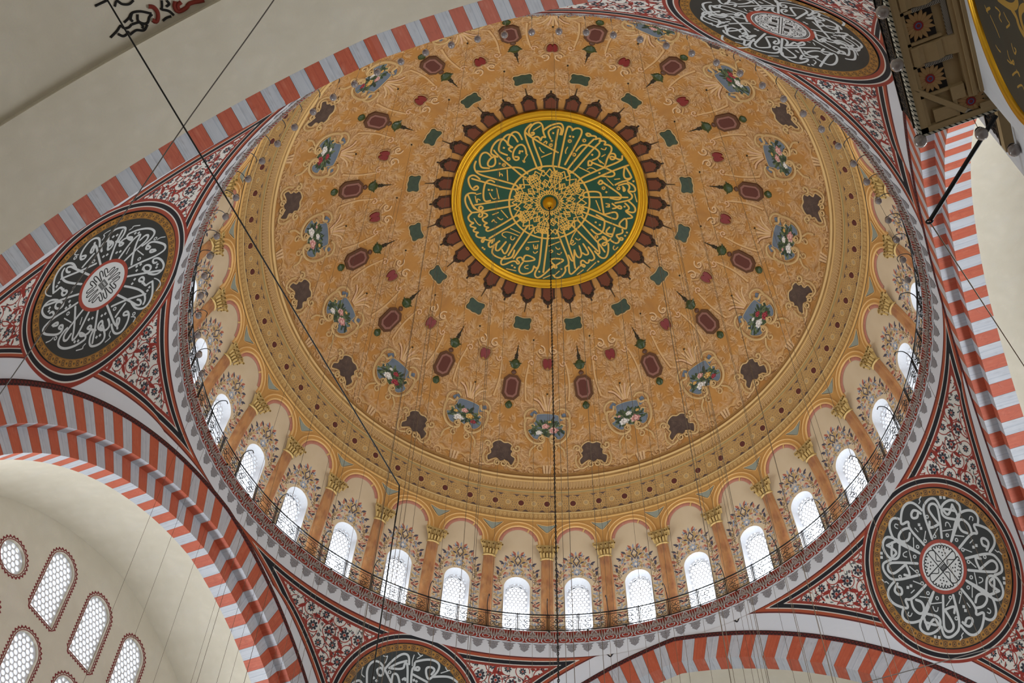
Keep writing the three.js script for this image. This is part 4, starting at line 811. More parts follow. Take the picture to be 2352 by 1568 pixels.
function roundelPainting(kind) {
  seedState = 700 + kind; const S = 1024, [c, x] = canvas(S, S, '#1d2423'); mottle(x, S, S, 80, ['34,44,42', '20,26,26'], 20, 120, 0.3);
  x.translate(S / 2, S / 2); x.scale(1, -1); const K = S / 2000, ink = '#c3c8c8';
  x.lineWidth = 96 * K; x.strokeStyle = '#8a5f1e'; x.beginPath(); x.arc(0, 0, 952 * K, 0, 7); x.stroke();
  for (let k = 0; k < 96; k++) { const a = (k / 96) * 6.2832; x.lineWidth = 12 * K; x.strokeStyle = k % 2 ? '#a97826' : '#5e3d12'; x.beginPath(); x.arc(952 * K * Math.cos(a), 952 * K * Math.sin(a), 28 * K, 0, 7); x.stroke(); dot(x, 952 * K * Math.cos(a), 952 * K * Math.sin(a), 9 * K, '#1d1a14'); }
  const [inkText, turns, wide] = [[INK_RA, 4, 34], [INK_RB, 2, 29], [INK_RC, 2, 26], [INK_RD, 2, 32]][kind];
  writing(x, inkText, K, wide * K, 15 * K, ink, turns);
  dot(x, 0, 0, 345 * K, '#9a3a28'); dot(x, 0, 0, 300 * K, '#cdd0cf'); x.strokeStyle = '#15191a'; x.fillStyle = '#15191a'; x.lineCap = 'round'; x.lineJoin = 'round';
  if (kind === 0) {
    x.rotate(-0.06); x.lineWidth = 13 * K; for (const s of [-48, 48]) { x.beginPath(); x.moveTo(s * K, -262 * K); x.lineTo(s * K, 262 * K); x.moveTo(-262 * K, s * K); x.lineTo(262 * K, s * K); x.stroke(); }
    for (let q = 0; q < 4; q++) { x.save(); x.rotate(q * 1.5708); stroke(x, [[-48, 220], [-48, 262], [0, 262], [48, 225], [40, 180], [-30, 110], [20, 70]].map(([a, b]) => [a * K, b * K]), 12 * K, '#15191a'); x.lineWidth = 13 * K; for (let i = 0; i < 7; i++) { const a = 0.28 + i * 0.17; x.beginPath(); x.arc(245 * K * Math.cos(a), 245 * K * Math.sin(a), 26 * K, a - 1.6, a + 1.6); x.stroke(); } for (const [a, b] of [[95, 165], [140, 185], [120, 130], [165, 140], [150, 95], [100, 100]]) x.fillRect((a - 9) * K, (b - 9) * K, 18 * K, 18 * K); x.restore(); }
    x.lineWidth = 9 * K; for (let i = -3; i <= 3; i++) { x.beginPath(); x.moveTo(i * 12 * K, -34 * K); x.lineTo(i * 12 * K, (i % 2 ? 10 : 34) * K); x.stroke(); } x.strokeRect(-38 * K, -38 * K, 76 * K, 50 * K);
  } else if (kind === 2) {
    x.lineWidth = 10 * K; for (const r of [282, 268]) { x.beginPath(); x.arc(0, 0, r * K, 0, 7); x.stroke(); }
    for (let q = 0; q < 4; q++) { x.save(); x.rotate(q * 1.5708 + 0.4); x.lineWidth = 9 * K; x.beginPath(); x.moveTo(8 * K, 14 * K); x.lineTo(240 * K, 14 * K); x.moveTo(8 * K, -14 * K); x.lineTo(240 * K, -14 * K); x.stroke(); x.fillRect(40 * K, 34 * K, 80 * K, 56 * K); for (const [px, py] of [[160, 60], [205, 110], [150, 130], [100, 150], [60, 200], [120, 210], [200, 40], [40, 140]]) stroke(x, spiral(px, py, 34, 0.9, q + px, 1, 8).map(([a, b]) => [a * K, b * K]), 9 * K, '#15191a'); x.restore(); }
  } else {
    for (let q = 0; q < 4; q++) { x.save(); x.rotate(q * 1.5708 + 0.62); for (const s of [-1, 1]) for (let i = 0; i < 2; i++) { const o = s * (34 + i * 62); stroke(x, [[80, o - s * 26], [150, o - s * 20], [225 - i * 22, o - s * 8], [238 - i * 26, o + s * 16], [200 - i * 22, o + s * 30], [120, o + s * 14]].map(([a, b]) => [a * K, b * K]), 14 * K, '#15191a'); } x.restore(); }
    x.rotate(0.7); x.lineWidth = 8 * K; x.strokeRect(-62 * K, -44 * K, 124 * K, 88 * K); x.strokeRect(-50 * K, -33 * K, 100 * K, 66 * K); for (let i = -3; i <= 3; i++) { x.beginPath(); x.moveTo(i * 13 * K, -24 * K); x.lineTo(i * 13 * K, (i % 2 ? 24 : 4) * K); x.stroke(); } x.beginPath(); x.moveTo(-38 * K, -4 * K); x.lineTo(38 * K, -4 * K); x.stroke();
  }
  return tex(c, false);
}
for (const [sx, sz, kind, side, lab] of [[1, -1, 1, 'left', 'left'], [-1, 1, 0, 'right', 'lower right'], [-1, -1, 2, 'near', 'upper right'], [1, 1, 3, 'far', 'lower']]) {
  const F = pendFrame(sx, sz), w = structure(grp('wall_pendentive_' + side), 'pendentive with red and black scrollwork on white'); w.position.y = YC;
  const uvf = (P) => { const d = V3(...P).sub(F.C); return [d.dot(F.t1) / PW + 0.5, (d.dot(F.t2) - PY0) / (PY1 - PY0)]; };
  const rows = [YR, -1.64, -1.66, ARCZ.hc, -1.72, -1.78, -1.9, -2.05, -2.2, -2.3, ARCX.hc, -2.41, -2.5]; for (let y = -2.6; y > -12.5; y -= y > -5 ? 0.1 : 0.3) rows.push(y);
  put('painted_plaster', gridGeo(120, rows.length - 1, (a, b) => { const y = rows[Math.round(b * (rows.length - 1))], [p1, , p2] = pendEdges(sx, sz, y), e = 0.5 - 0.5 * Math.cos(a * Math.PI), P = pendP(sx, sz, lerp(p1, Math.max(p1 + 1e-3, p2), e), y); return [P.x, P.y, P.z]; }, (a, b, q) => uvf(q), sx * sz > 0), matte({ map: pendPainting(sx, sz, F) }), w);
  // round inscription, following the curve of the wall
  const onWall = (u, v) => { let P = F.C.clone().addScaledVector(F.t1, u).addScaledVector(F.t2, v); let lo = -2.5, hi = 2.5; const f = (s) => { const q = P.clone().addScaledVector(F.n, s); return Math.hypot(q.x, q.z) - pendRho(sx, sz, Math.atan2(Math.abs(q.x), Math.abs(q.z)), q.y); }; for (let k = 0; k < 40; k++) { const m = (lo + hi) / 2; if (f(m) > 0) lo = m; else hi = m; } return P.addScaledVector(F.n, hi + 0.03); };
  const disc = gridGeo(72, 12, (a, b) => { const P = onWall(2.68 * b * Math.cos(a * 2 * Math.PI), 2.68 * b * Math.sin(a * 2 * Math.PI)); return [P.x, P.y, P.z]; }, (a, b) => [0.5 + 0.5 * b * Math.cos(a * 2 * Math.PI), 0.5 + 0.5 * b * Math.sin(a * 2 * Math.PI)]);
  const o = put('calligraphy_roundel', disc, matte({ map: roundelPainting(kind), roughness: 0.6 }), w); o.userData.label = `round black panel of white script on the ${lab} pendentive`;
}

// ───────── the four great arches of red and white stones ─────────
function voussoirGeo(prof, a0, a1, e, tilt, uo) {                 // prof: [rho, depth]; cut at the crown
  const n = prof.length, p = [], u = [], ix = [], gap = 0.0003;
  const ang = (rho, t) => Math.min(lerp(a0 + gap, a1 - gap, t), Math.acos(e / rho));
  let len = [0]; for (let i = 1; i < n; i++) len[i] = len[i - 1] + Math.hypot(prof[i][0] - prof[i - 1][0], prof[i][1] - prof[i - 1][1]);
  const add = (i, t) => { const [rho, d] = prof[i], a = ang(rho, t); p.push(rho * Math.cos(a), rho * Math.sin(a), d); u.push(uo + t * 0.5, len[i] * 0.55 + uo); return p.length / 3 - 1; };
  for (let i = 0; i < n - 1; i++) { const a = add(i, 0), b = add(i, 1), c = add(i + 1, 0), d = add(i + 1, 1); ix.push(a, c, b, b, c, d); }
  for (const t of [0, 1]) { const m = []; for (let i = 0; i < n; i++) m.push(add(i, t)); const b0 = p.length / 3; p.push(prof[0][0] * Math.cos(ang(prof[0][0], t)), prof[0][0] * Math.sin(ang(prof[0][0], t)), prof[n - 1][1]); u.push(0, 0); for (let i = 0; i < n - 1; i++) t ? ix.push(b0, m[i], m[i + 1]) : ix.push(b0, m[i + 1], m[i]); }
  const g = new THREE.BufferGeometry(); g.setAttribute('position', new THREE.Float32BufferAttribute(p, 3)); g.setAttribute('uv', new THREE.Float32BufferAttribute(u, 2)); g.setIndex(ix); g.computeVertexNormals(); return g.toNonIndexed();
}
function flatNormals(g) { g.computeVertexNormals(); return g; }
function bigArch(side, A, D, turn, prof, step, keyRed, amin, label) {
  const o = structure(grp('trim_arch_' + side), label), e = A.e; o.position.set(D * Math.sin(turn), YC + A.y0, D * Math.cos(turn)); o.rotation.y = turn;
  const crown = Math.acos(e / (A.r - 1)), st = step * D2R, geos = {};
  const one = (k, a0, a1, sgn, red) => {
    const cut = a1 > crown - 0.01, v = (k * 7 + (sgn > 0 ? 1 : 0)) % 3, key = cut ? 'c' + k + v : 'g' + v;
    geos[key] ??= flatNormals(voussoirGeo(prof.map(([q, d]) => [A.r + q, d]), cut ? a0 : 0, cut ? a1 : st, e, 0, v * 0.37));
    const m = put('voussoir', geos[key], (red ? M.red : M.white)[(k * 5 + 1) % 3], o);
    const base = cut ? 0 : a0; m.position.x = -sgn * e; m.rotation.z = sgn * base; m.scale.x = sgn;
  };
  for (const sgn of [1, -1]) { let a1 = crown + 0.06, a0 = crown - st / 2, k = 0; while (a1 > amin) { one(k, a0, a1, sgn, (k % 2 === 0) === keyRed); a1 = a0; a0 -= st; k++; } }
  // dark red chain moulding on the outer edge
  const [c, x] = canvas(256, 64, '#5d1b16'); for (let k = 0; k < 4; k++) { x.strokeStyle = '#1c0d0c'; x.lineWidth = 9; x.beginPath(); x.ellipse(32 + k * 64, 32, 26, 14, 0, 0, 7); x.stroke(); } const cm = matte({ map: tex(c, true) });
  for (const sgn of [1, -1]) put('chain_moulding', gridGeo(60, 4, (a, b) => { const r = A.r + [-0.14, -0.13, -0.03, 0.05, 0.06][Math.round(b * 4)], t = lerp(Math.max(amin - 0.2, 0.02), Math.acos(e / r), a); return [sgn * (-e + r * Math.cos(t)), r * Math.sin(t), [0.03, -0.035, -0.04, -0.035, 0.03][Math.round(b * 4)]]; }, (a, b) => [a * 30, b]), cm, o);
  return o;
}
const PROFX = [[-0.12, 0], [-1.23, 0], [-1.23, 0.37], [-1.98, 0.37], [-1.98, 1.03]], PROFZ = [[-0.11, 0], [-1.16, 0], [-1.16, 0.67]];
bigArch('left', ARCX, DX[1], Math.PI / 2, PROFX, 2.125, false, 0.3, 'great stepped arch of red and white striped stones on the left');
bigArch('right', ARCX, DX[-1], -Math.PI / 2, PROFX, 2.125, false, 0.3, 'great stepped arch of red and white striped stones on the right');
bigArch('far', ARCZ, DZ[1], 0, PROFZ, 1.78, true, 0.55, 'great pointed arch of red and white striped stones below the dome');
bigArch('near', ARCZ, DZ[-1], Math.PI, PROFZ, 1.78, true, 0.55, 'great arch of red and white stones seen from underneath, upper left');

// ───────── vaults, end walls, floor ─────────
function profileLine(A, dr, floor, n = 150) { const r = A.r + dr, o = [], c = Math.acos(A.e / r); o.push([r - A.e, floor]); for (let i = 0; i <= n; i++) { const t = (i / n) * c; o.push([-A.e + r * Math.cos(t), r * Math.sin(t)]); } const l = o.map(([a, b]) => [-a, b]).reverse().slice(1); return [...o, ...l]; }
function vault(side, A, dr, D, turn, d0, d1) {
  const g = structure(grp('ceiling_vault_' + side), 'smooth cream barrel vault behind the striped arch'), L = profileLine(A, dr, -(YC + A.y0)); g.position.set(D * Math.sin(turn), YC + A.y0, D * Math.cos(turn)); g.rotation.y = turn;
  put('soffit', gridGeo(L.length - 1, 6, (a, b) => { const [x, y] = L[Math.round(a * (L.length - 1))]; return [x, y, lerp(d0, d1, b)]; }, (a, b) => [a * 14, b * 1.2]), M.cream, g);
  return g;
}
const XW = 16.0, ZW = 16.15;
for (const [side, s] of [['left', 1], ['right', -1]]) vault(side, ARCX, -1.98, DX[s], s * Math.PI / 2, 1.03, XW - DX[s] + 0.02);
for (const [side, s] of [['far', 1], ['near', -1]]) vault(side, ARCZ, -1.16, DZ[s], s > 0 ? 0 : Math.PI, 0.67, ZW - DZ[s]);
let windowCount = 32;
const tallLat = latticeGeo(0.57, 0, 2.08, 0.2, 0.083, 0.04, false, 12), roundLat = latticeGeo(0.54, 0, 0, 0.2, 0.083, 0.04, true, 12);
function scallopBorder(outline) {                               // band with small pointed tongues, laid flat round an opening
  const P = new THREE.CurvePath(); for (let i = 0; i < outline.length; i++) P.add(new THREE.LineCurve3(V3(...outline[i]), V3(...outline[(i + 1) % outline.length])));
  const total = P.getLength(), n = Math.round(total / 0.13), pts = P.getSpacedPoints(n * 4).slice(0, n * 4), inner = [], outer = [], line = [[], []];
  const area = outline.reduce((s, q, i) => { const w = outline[(i + 1) % outline.length]; return s + q[0] * w[1] - w[0] * q[1]; }, 0) > 0 ? 1 : -1;
  for (let i = 0; i < pts.length; i++) { const a = pts[(i + pts.length - 1) % pts.length], b = pts[(i + 1) % pts.length], l = Math.hypot(b.x - a.x, b.y - a.y) || 1, nx = (area * (b.y - a.y)) / l, ny = (-area * (b.x - a.x)) / l, k = [0.085, 0.135, 0.175, 0.135][i % 4], at = (d) => new THREE.Vector2(pts[i].x + nx * d, pts[i].y + ny * d); inner.push(at([0.06, 0.08, 0.11, 0.08][i % 4])); outer.push(at(k)); line[0].push(at(0.02)); line[1].push(at(0.04)); }
  return plainMerge([[outer, inner], [line[1], line[0]]].map(([o, h]) => { const s = new THREE.Shape(o); s.holes.push(new THREE.Path(h)); return new THREE.ExtrudeGeometry(s, { depth: 0.012, bevelEnabled: false }); }));
}
const tallLine = archLine(0.57, 0, 2.08, 18), circleLine = Array.from({ length: 40 }, (_, k) => [0.54 * Math.cos(k * 0.157), 0.54 * Math.sin(k * 0.157)]);
const tallBorder = scallopBorder(tallLine), roundBorder = scallopBorder(circleLine);
const tallPane = new THREE.ShapeGeometry(new THREE.Shape(tallLine.map(([a, b]) => new THREE.Vector2(a, b)))), roundPane = new THREE.CircleGeometry(0.54, 40);
for (const [side, s] of [['left', 1], ['right', -1]]) {
  const turn = (s * Math.PI) / 2, wall = structure(grp('wall_tympanum_' + side), 'cream wall under the side arch pierced by rows of pierced windows'); wall.position.set(s * XW, YC, 0); wall.rotation.y = turn;
  const outline = profileLine(ARCX, -1.9, -(YC + ARCX.y0) - 0.2).map(([a, b]) => new THREE.Vector2(a, b + ARCX.y0)), shape = new THREE.Shape(outline), off = s * 0.38, spots = [];
  for (const k of [-1, 0, 1]) spots.push([off + k * 2.09, -8.47, false]); for (const k of [-1, 1]) spots.push([off + k * 4.0, -7.74, true]);
  for (const k of [-2, -1, 0, 1, 2]) spots.push([off + k * 2.09, -11.9, false]); for (const k of [-3, -2, -1, 0, 1, 2, 3]) spots.push([off + k * 2.09, -15.6, false]);
  for (const [x, y, round] of spots) { const h = new THREE.Path((round ? circleLine : tallLine).map(([a, b]) => new THREE.Vector2(a + x, b + y))); shape.holes.push(h); }
  put('plaster', new THREE.ExtrudeGeometry(shape, { depth: 0.5, bevelEnabled: false }), matte({ map: T.cream.clone(), roughness: 0.8 }), wall).material.map.repeat.set(0.3, 0.3);
  for (const [x, y, round] of spots) {
    const w = structure(grp('window')); w.name = 'window_' + ++windowCount; w.rotation.y = turn; w.position.set(s * XW, YC + y, -s * x);
    put('lattice', round ? roundLat : tallLat, M.lattice, w).position.z = 0.1; put('pane', round ? roundPane : tallPane, M.pane, w).position.z = 0.2; const b = put('scalloped_border', round ? roundBorder : tallBorder, M.stencilRed, w); b.position.z = -0.012;
    const level = y < -15, L = level ? new THREE.RectAreaLight(DAYLIGHT, LOW_LIGHT, round ? 0.9 : 1.1, round ? 0.9 : 2.5) : new THREE.RectAreaLight(DAYLIGHT, SIDE_LIGHT * (round ? 0.5 : 1), 1.0, 0.9);
    L.name = 'window_light'; if (level) { L.position.set(0, round ? 0 : 1.3, -0.06); L.lookAt(0, L.position.y + 0.15, -1.06); } else { L.position.set(0, round ? 0 : 1.0, -0.36); L.lookAt(0, L.position.y + 0.82, -0.36 - 0.57); } w.add(L);
  }
}
// half domes at the two ends over rounded end walls
for (const [side, s] of [['far', 1], ['near', -1]]) {
  const turn = s > 0 ? 0 : Math.PI, g = structure(grp('ceiling_half_dome_' + side), 'cream half dome beyond the great arch'); g.position.set(0, YC + ARCZ.y0, s * ZW); g.rotation.y = turn;
  const L = profileLine(ARCZ, -1.02, 0).slice(1, -1);
  put('shell', gridGeo(L.length - 1, 24, (a, b) => { const [x, y] = L[Math.round(a * (L.length - 1))], t = b * Math.PI / 2; return [x * Math.cos(t), y * Math.cos(t), 14 * Math.sin(t)]; }, (a, b) => [a * 14, b * 7]), M.cream, g);
  put('end_wall', gridGeo(48, 8, (a, b) => { const t = (a - 0.5) * Math.PI; return [12.56 * Math.sin(t), -b * (YC + ARCZ.y0), 14 * Math.cos(t)]; }, (a, b) => [a * 12, b * 6]), M.cream, g);
  put('arch_edge', gridGeo(L.length - 1, 2, (a, b) => { const i = Math.round(a * (L.length - 1)), [x, y] = L[i], k = 1 - 0.02 * b; return [x * k, y * k, -0.02 * b]; }), M.cream, g);
  if (s < 0) { // black and red stencil near the edge
    const rArc = ARCZ.r - 1.02, Q = (u, v) => { const t = Math.asin(Math.max(-1, Math.min(1, v / 1400))), b = Math.PI / 2 - u / 100 / rArc, c = Math.cos(t); return [-(-ARCZ.e + rArc * Math.cos(b)) * c, rArc * Math.sin(b) * c - 0.015, Math.max(v / 100, 0.02)]; };
    for (const m of ['K', 'R']) { const list = []; for (const ln of INK_EDGE.split('\n')) if (ln[0] === m) list.push(tube(ln.slice(1).split(' ').map((q) => Q(...q.split(',').map(Number))), m === 'K' ? 0.035 : 0.06, 24, 5)); put(m === 'K' ? 'black_stencil' : 'red_stencil', plainMerge(list), m === 'K' ? matte({ color: 0x14120f }) : matte({ color: 0x7e2a1c }), g); }
  }
  for (let k = -3; k <= 3; k++) {
    const a = k * 0.42, w = structure(grp('window')); w.name = 'window_' + ++windowCount; w.position.set(s * 12.2 * Math.sin(a), YC + ARCZ.y0 - 4.5, s * (ZW + 13.6 * Math.cos(a))); w.rotation.y = turn + a;
    put('pane', tallPane, M.pane, w).scale.set(1.4, 1.5, 1); put('scalloped_border', tallBorder, M.stencilRed, w).scale.set(1.4, 1.5, 1);
    const L2 = new THREE.RectAreaLight(DAYLIGHT, s > 0 ? APSE_LIGHT : APSE_LIGHT * 0.03, 1.5, 3.8); L2.name = 'window_light'; L2.position.set(0, 1.9, -0.05); w.add(L2);
    const w2 = structure(grp('window')); w2.name = 'window_' + ++windowCount; w2.position.set(w.position.x, 4, w.position.z); w2.rotation.y = w.rotation.y; put('pane', tallPane, M.pane, w2).scale.set(1.4, 1.6, 1);
    const L3 = new THREE.RectAreaLight(DAYLIGHT, s > 0 ? HALL_LIGHT : HALL_LIGHT * 0.1, 1.5, 4.0); L3.name = 'window_light'; L3.position.set(0, 2, -0.05); w2.add(L3);
  }
}
for (const [side, s] of [['left', 1], ['right', -1]]) for (let k = -2; k <= 2; k++) {   // tall windows low in the side walls
  const w = structure(grp('window')); w.name = 'window_' + ++windowCount; w.position.set(s * (XW - 0.05), 4, k * 4); w.rotation.y = (s * Math.PI) / 2; put('pane', tallPane, M.pane, w).scale.set(1.5, 1.8, 1);
  const L = new THREE.RectAreaLight(DAYLIGHT, HALL_LIGHT, 1.6, 4.4); L.name = 'window_light'; L.position.set(0, 2.4, -0.05); w.add(L);
}
structure(put('floor', new THREE.BoxGeometry(34, 0.4, 64).translate(0, -0.2, 0), M.carpet), 'red carpeted floor');
for (const [side, w, h, d, x, y, z] of [['left', 0.5, 56, 66, 17.5, 27, 0], ['right', 0.5, 56, 66, -17.5, 27, 0], ['far', 36, 56, 0.5, 0, 27, 32], ['near', 36, 56, 0.5, 0, 27, -32]]) structure(put('wall_' + side, new THREE.BoxGeometry(w, h, d).translate(x, y, z), M.chalk), 'outer stone wall');
structure(put('ceiling_roof', new THREE.BoxGeometry(36, 0.5, 66).translate(0, 55, 0), M.chalk), 'outer roof over the vaults');
// piers at the four corners below the springing of the arches
for (const [sx, sz, n] of [[1, 1, 'far_left'], [-1, 1, 'far_right'], [1, -1, 'near_left'], [-1, -1, 'near_right']]) {
  const g = structure(grp('wall_pier_' + n), 'square cream pier under the pendentive'), top = YC - 12.6;
  const x0 = sx < 0 && sz < 0 ? 12.32 : DX[sx] + 0.04, z0 = sx < 0 && sz < 0 ? 12.35 : DZ[sz] + 0.04;
  put('jamb', new THREE.BoxGeometry(XW - DX[sx] - 0.04, YC - 12.2, ZW - 10.56).translate(sx * (DX[sx] + 0.04 + XW) / 2, (YC - 12.2) / 2, sz * (10.56 + ZW) / 2), M.chalk, g);
  put('shaft', new THREE.BoxGeometry(XW - x0, top, ZW - z0).translate(sx * (x0 + XW) / 2, top / 2, sz * (z0 + ZW) / 2), M.chalk, g);
}

// ───────── gallery round the near right pier, seen from below ─────────
const YB = YC - 16;
{
  const t = tag(grp('pier_gallery'), 'carved cream gallery with dark rosette coffers and black railing around the near pier, upper right', 'balcony'); t.position.y = YB;
  const wood = matte({ map: T.cream, color: 0xcdb892, roughness: 0.7 }), box = (x0, x1, y0, y1, z0, z1) => new THREE.BoxGeometry(x1 - x0, y1 - y0, z1 - z0).translate((x0 + x1) / 2, (y0 + y1) / 2, (z0 + z1) / 2);
  put('slab', plainMerge([box(-12.6, -11.22, 0.1, 0.34, -18, -11.95), box(-13.6, -12.5, 0.1, 0.34, -11.95, -11.02)]), wood, t);
  put('edge_board', plainMerge([box(-11.36, -11.24, 0, 0.3, -18, -11.93), box(-12.6, -11.24, 0, 0.3, -12.03, -11.93), box(-11.42, -11.36, 0.03, 0.12, -18, -12.0)]), wood, t);
  { // rope trim
    const [c, x] = canvas(64, 64, '#b9b5a4'); x.fillStyle = '#14201c'; for (const k of [0, 64]) { x.beginPath(); x.moveTo(k - 32, 64); x.lineTo(k, 0); x.lineTo(k + 22, 0); x.lineTo(k - 10, 64); x.fill(); }
    const g = plainMerge([box(-11.24, -11.19, -0.02, 0.2, -18, -11.9), box(-12.6, -11.19, -0.02, 0.2, -11.93, -11.89)]); const u = g.attributes.uv, p = g.attributes.position; for (let i = 0; i < u.count; i++) u.setXY(i, (p.getZ(i) + p.getX(i)) * 11, p.getY(i) * 5); put('rope_trim', g, matte({ map: tex(c, true) }), t);
  }
  // stepped brackets across the soffit
  const prof = new THREE.Shape([[-11.4, 0.14], [-11.4, 0.0], [-11.47, -0.02], [-11.5, 0.02], [-11.58, 0.03], [-11.64, 0.0], [-11.78, -0.035], [-11.86, 0.0], [-11.88, 0.03], [-11.95, 0.02], [-12.04, -0.02], [-12.09, -0.03], [-12.09, 0.14]].map(([a, b]) => new THREE.Vector2(a, b)));
  const br = new THREE.ExtrudeGeometry(prof, { depth: 0.3, bevelEnabled: true, bevelSize: 0.012, bevelThickness: 0.012, bevelSegments: 1 });
  const petals = () => { const l = []; for (let k = 0; k < 16; k++) { const s = new THREE.Shape(); const q = k % 2 ? 0.27 : 0.23; s.moveTo(0.06, 0); s.quadraticCurveTo(0.16, 0.055, q, 0); s.quadraticCurveTo(0.16, -0.055, 0.06, 0); const g = new THREE.ExtrudeGeometry(s, { depth: 0.014 + (k % 2) * 0.006, bevelEnabled: true, bevelSize: 0.006, bevelThickness: 0.006, bevelSegments: 1 }); g.rotateZ(k * Math.PI / 8); l.push(g); } const m = plainMerge(l); m.rotateX(Math.PI / 2); m.translate(0, 0.07, 0); return m; };
  const petalG = petals(), gold = matte({ color: 0xa8875a }), black = matte({ color: 0x17120f }), redM = matte({ color: 0x8e2a26 }), blue = matte({ color: 0x5a5f8e });
  const coffer = (x, z, w, d) => {
    const o = grp('coffer', t); o.position.set(x, 0, z);
    put('dark_ground', box(-w / 2, w / 2, 0.07, 0.1, -d / 2, d / 2), black, o);
    put('petals', petalG, gold, o); put('rosette_centre', new THREE.CylinderGeometry(0.075, 0.08, 0.03, 20).translate(0, 0.05, 0), redM, o); put('rosette_ring', new THREE.TorusGeometry(0.042, 0.011, 6, 16).rotateX(Math.PI / 2).translate(0, 0.034, 0), blue, o);
    put('moulded_frame', plainMerge([box(-w / 2 - 0.06, w / 2 + 0.06, 0.03, 0.1, -d / 2 - 0.05, -d / 2), box(w / 2, w / 2 + 0.06, 0.03, 0.1, -d / 2, d / 2), box(-w / 2 - 0.06, w / 2 + 0.06, 0.03, 0.1, d / 2, d / 2 + 0.05)]), wood, o);
  };
  for (let k = 0; k < 5; k++) { const z = -13.3 - k * 0.98; put('bracket', br, wood, t).position.z = z - 0.15; coffer(-11.6, z - 0.49, 0.5, 0.5); }
  coffer(-11.58, -12.84, 0.5, 0.5); coffer(-12.12, -12.2, 0.42, 0.34);
  // acanthus strips and the diagonal rib of the corner
  const [c, x] = canvas(256, 64, '#8f8a80'); seedState = 66; for (let k = 0; k < 10; k++) { stroke(x, [[k * 26, 64], [k * 26 + 16, 34], [k * 26 + 4, 8]], 9, '#1c1a18'); stroke(x, [[k * 26 + 12, 60], [k * 26 + 26, 30], [k * 26 + 18, 4]], 4, '#d2cdc0'); } const am = matte({ map: tex(c, true) });
  for (let k = 0; k < 5; k++) { const z = -13.3 - k * 0.98, g = box(-12.0, -11.55, 0.02, 0.09, z + 0.17, z + 0.24), u = g.attributes.uv; for (let i = 0; i < u.count; i++) u.setX(i, u.getX(i) * 1.8); put('acanthus_strip', g, am, t); put('acanthus_strip', box(-12.08, -12.0, 0.02, 0.09, z - 0.82, z - 0.16), am, t); }
  const diag = (off, w, y0, y1, m) => { const g = box(-0.5, 0.5, y0, y1, -w, w); g.rotateY(0.755); g.translate(-11.66 - off * 0.69, 0, -12.4 + off * 0.72); return put(m === am ? 'acanthus_strip' : 'corner_rib', g, m, t); };
  diag(-0.03, 0.045, 0.0, 0.1, wood); diag(-0.1, 0.02, 0.03, 0.1, wood); diag(0.08, 0.05, 0.03, 0.1, am);
  for (const q of [[-12.06, -11.84, -0.01, 0.12, -12.58, -12.34], [-11.86, -11.5, 0.02, 0.12, -12.28, -12.05], [-12.6, -12.24, 0.0, 0.12, -12.12, -12.03]]) put('corner_block', box(...q), wood, t);
  put('wall_moulding', plainMerge([[-12.16, -12.09, -0.04], [-12.22, -12.16, -0.1], [-12.26, -12.22, -0.07], [-12.36, -12.26, -0.16]].map(([a, b, y]) => box(a, b, y, 0.14, -18, -12.32 + (a + 12.16) * 0.4))), wood, t);
  // railing
  const rl = [], bars = [];
  rl.push(box(-11.24, -11.18, 1.12, 1.18, -18, -11.92), box(-12.55, -11.18, 1.12, 1.18, -11.98, -11.92), box(-12.55, -12.49, 1.12, 1.18, -11.92, -11.04), box(-13.6, -12.49, 1.12, 1.18, -11.1, -11.04), box(-11.24, -11.18, 0.34, 0.4, -18, -11.92), box(-12.55, -12.49, 0.34, 0.4, -11.92, -11.04));
  put('rail', plainMerge(rl), M.iron, t);
  const lace = (a, b) => { const d = Math.hypot(b[0] - a[0], b[1] - a[1]), n = Math.max(2, Math.round(d / 0.16)), l = []; for (let i = 0; i < n; i++) { const p = (s) => [lerp(a[0], b[0], s), lerp(a[1], b[1], s)], q0 = p(i / n), q1 = p((i + 1) / n), m = p((i + 0.5) / n); l.push(straight([q0[0], 0.36, q0[1]], [q1[0], 1.14, q1[1]], 0.012, 5), straight([q1[0], 0.36, q1[1]], [q0[0], 1.14, q0[1]], 0.012, 5), straight([q0[0], 0.36, q0[1]], [q0[0], 1.16, q0[1]], 0.014, 5)); for (const y of [0.55, 0.75, 0.95]) { const tg = new THREE.TorusGeometry(0.06, 0.014, 5, 10); if (Math.abs(b[0] - a[0]) < 0.01) tg.rotateY(Math.PI / 2); tg.translate(m[0], y, m[1]); l.push(tg); } } return plainMerge(l); };
  for (let k = 0; k < 6; k++) put('railing_panel', lace([-11.21, -11.95 - k], [-11.21, -12.95 - k]), M.iron, t);
  put('railing_panel', lace([-12.52, -11.95], [-11.21, -11.95]), M.iron, t); put('railing_panel', lace([-12.52, -11.95], [-12.52, -11.07]), M.iron, t); put('railing_panel', lace([-13.6, -11.07], [-12.52, -11.07]), M.iron, t);
  const where = ['glass ball lamp hung from the gallery edge, highest of those at upper right', 'second glass ball lamp down the gallery edge beside the dark roundel', 'glass ball lamp below the outer corner of the carved gallery', 'glass ball lamp in front of the black iron rod', 'glass ball lamp under the short gallery railing at the right border'];
  [[-11.09, -14.32], [-11.1, -13.38], [-11.16, -11.93], [-12.12, -11.68], [-12.57, -11.18]].forEach(([px, pz], k) => { const l = tag(grp('hanging_lamp'), where[k], 'lamp'); l.position.set(px, YB - 0.2, pz); put('globe', lampParts.glass, M.lampGlass, l); put('oil', lampParts.oil, M.lampOil, l); put('collar', lampParts.collar, M.iron, l); put('cord', straight([0, 0.12, 0], px < -12 ? [0.02, 0.42, k === 3 ? -0.24 : 0.12] : [-0.1, 0.42, -0.08], 0.006, 4), M.wire, l); });
}
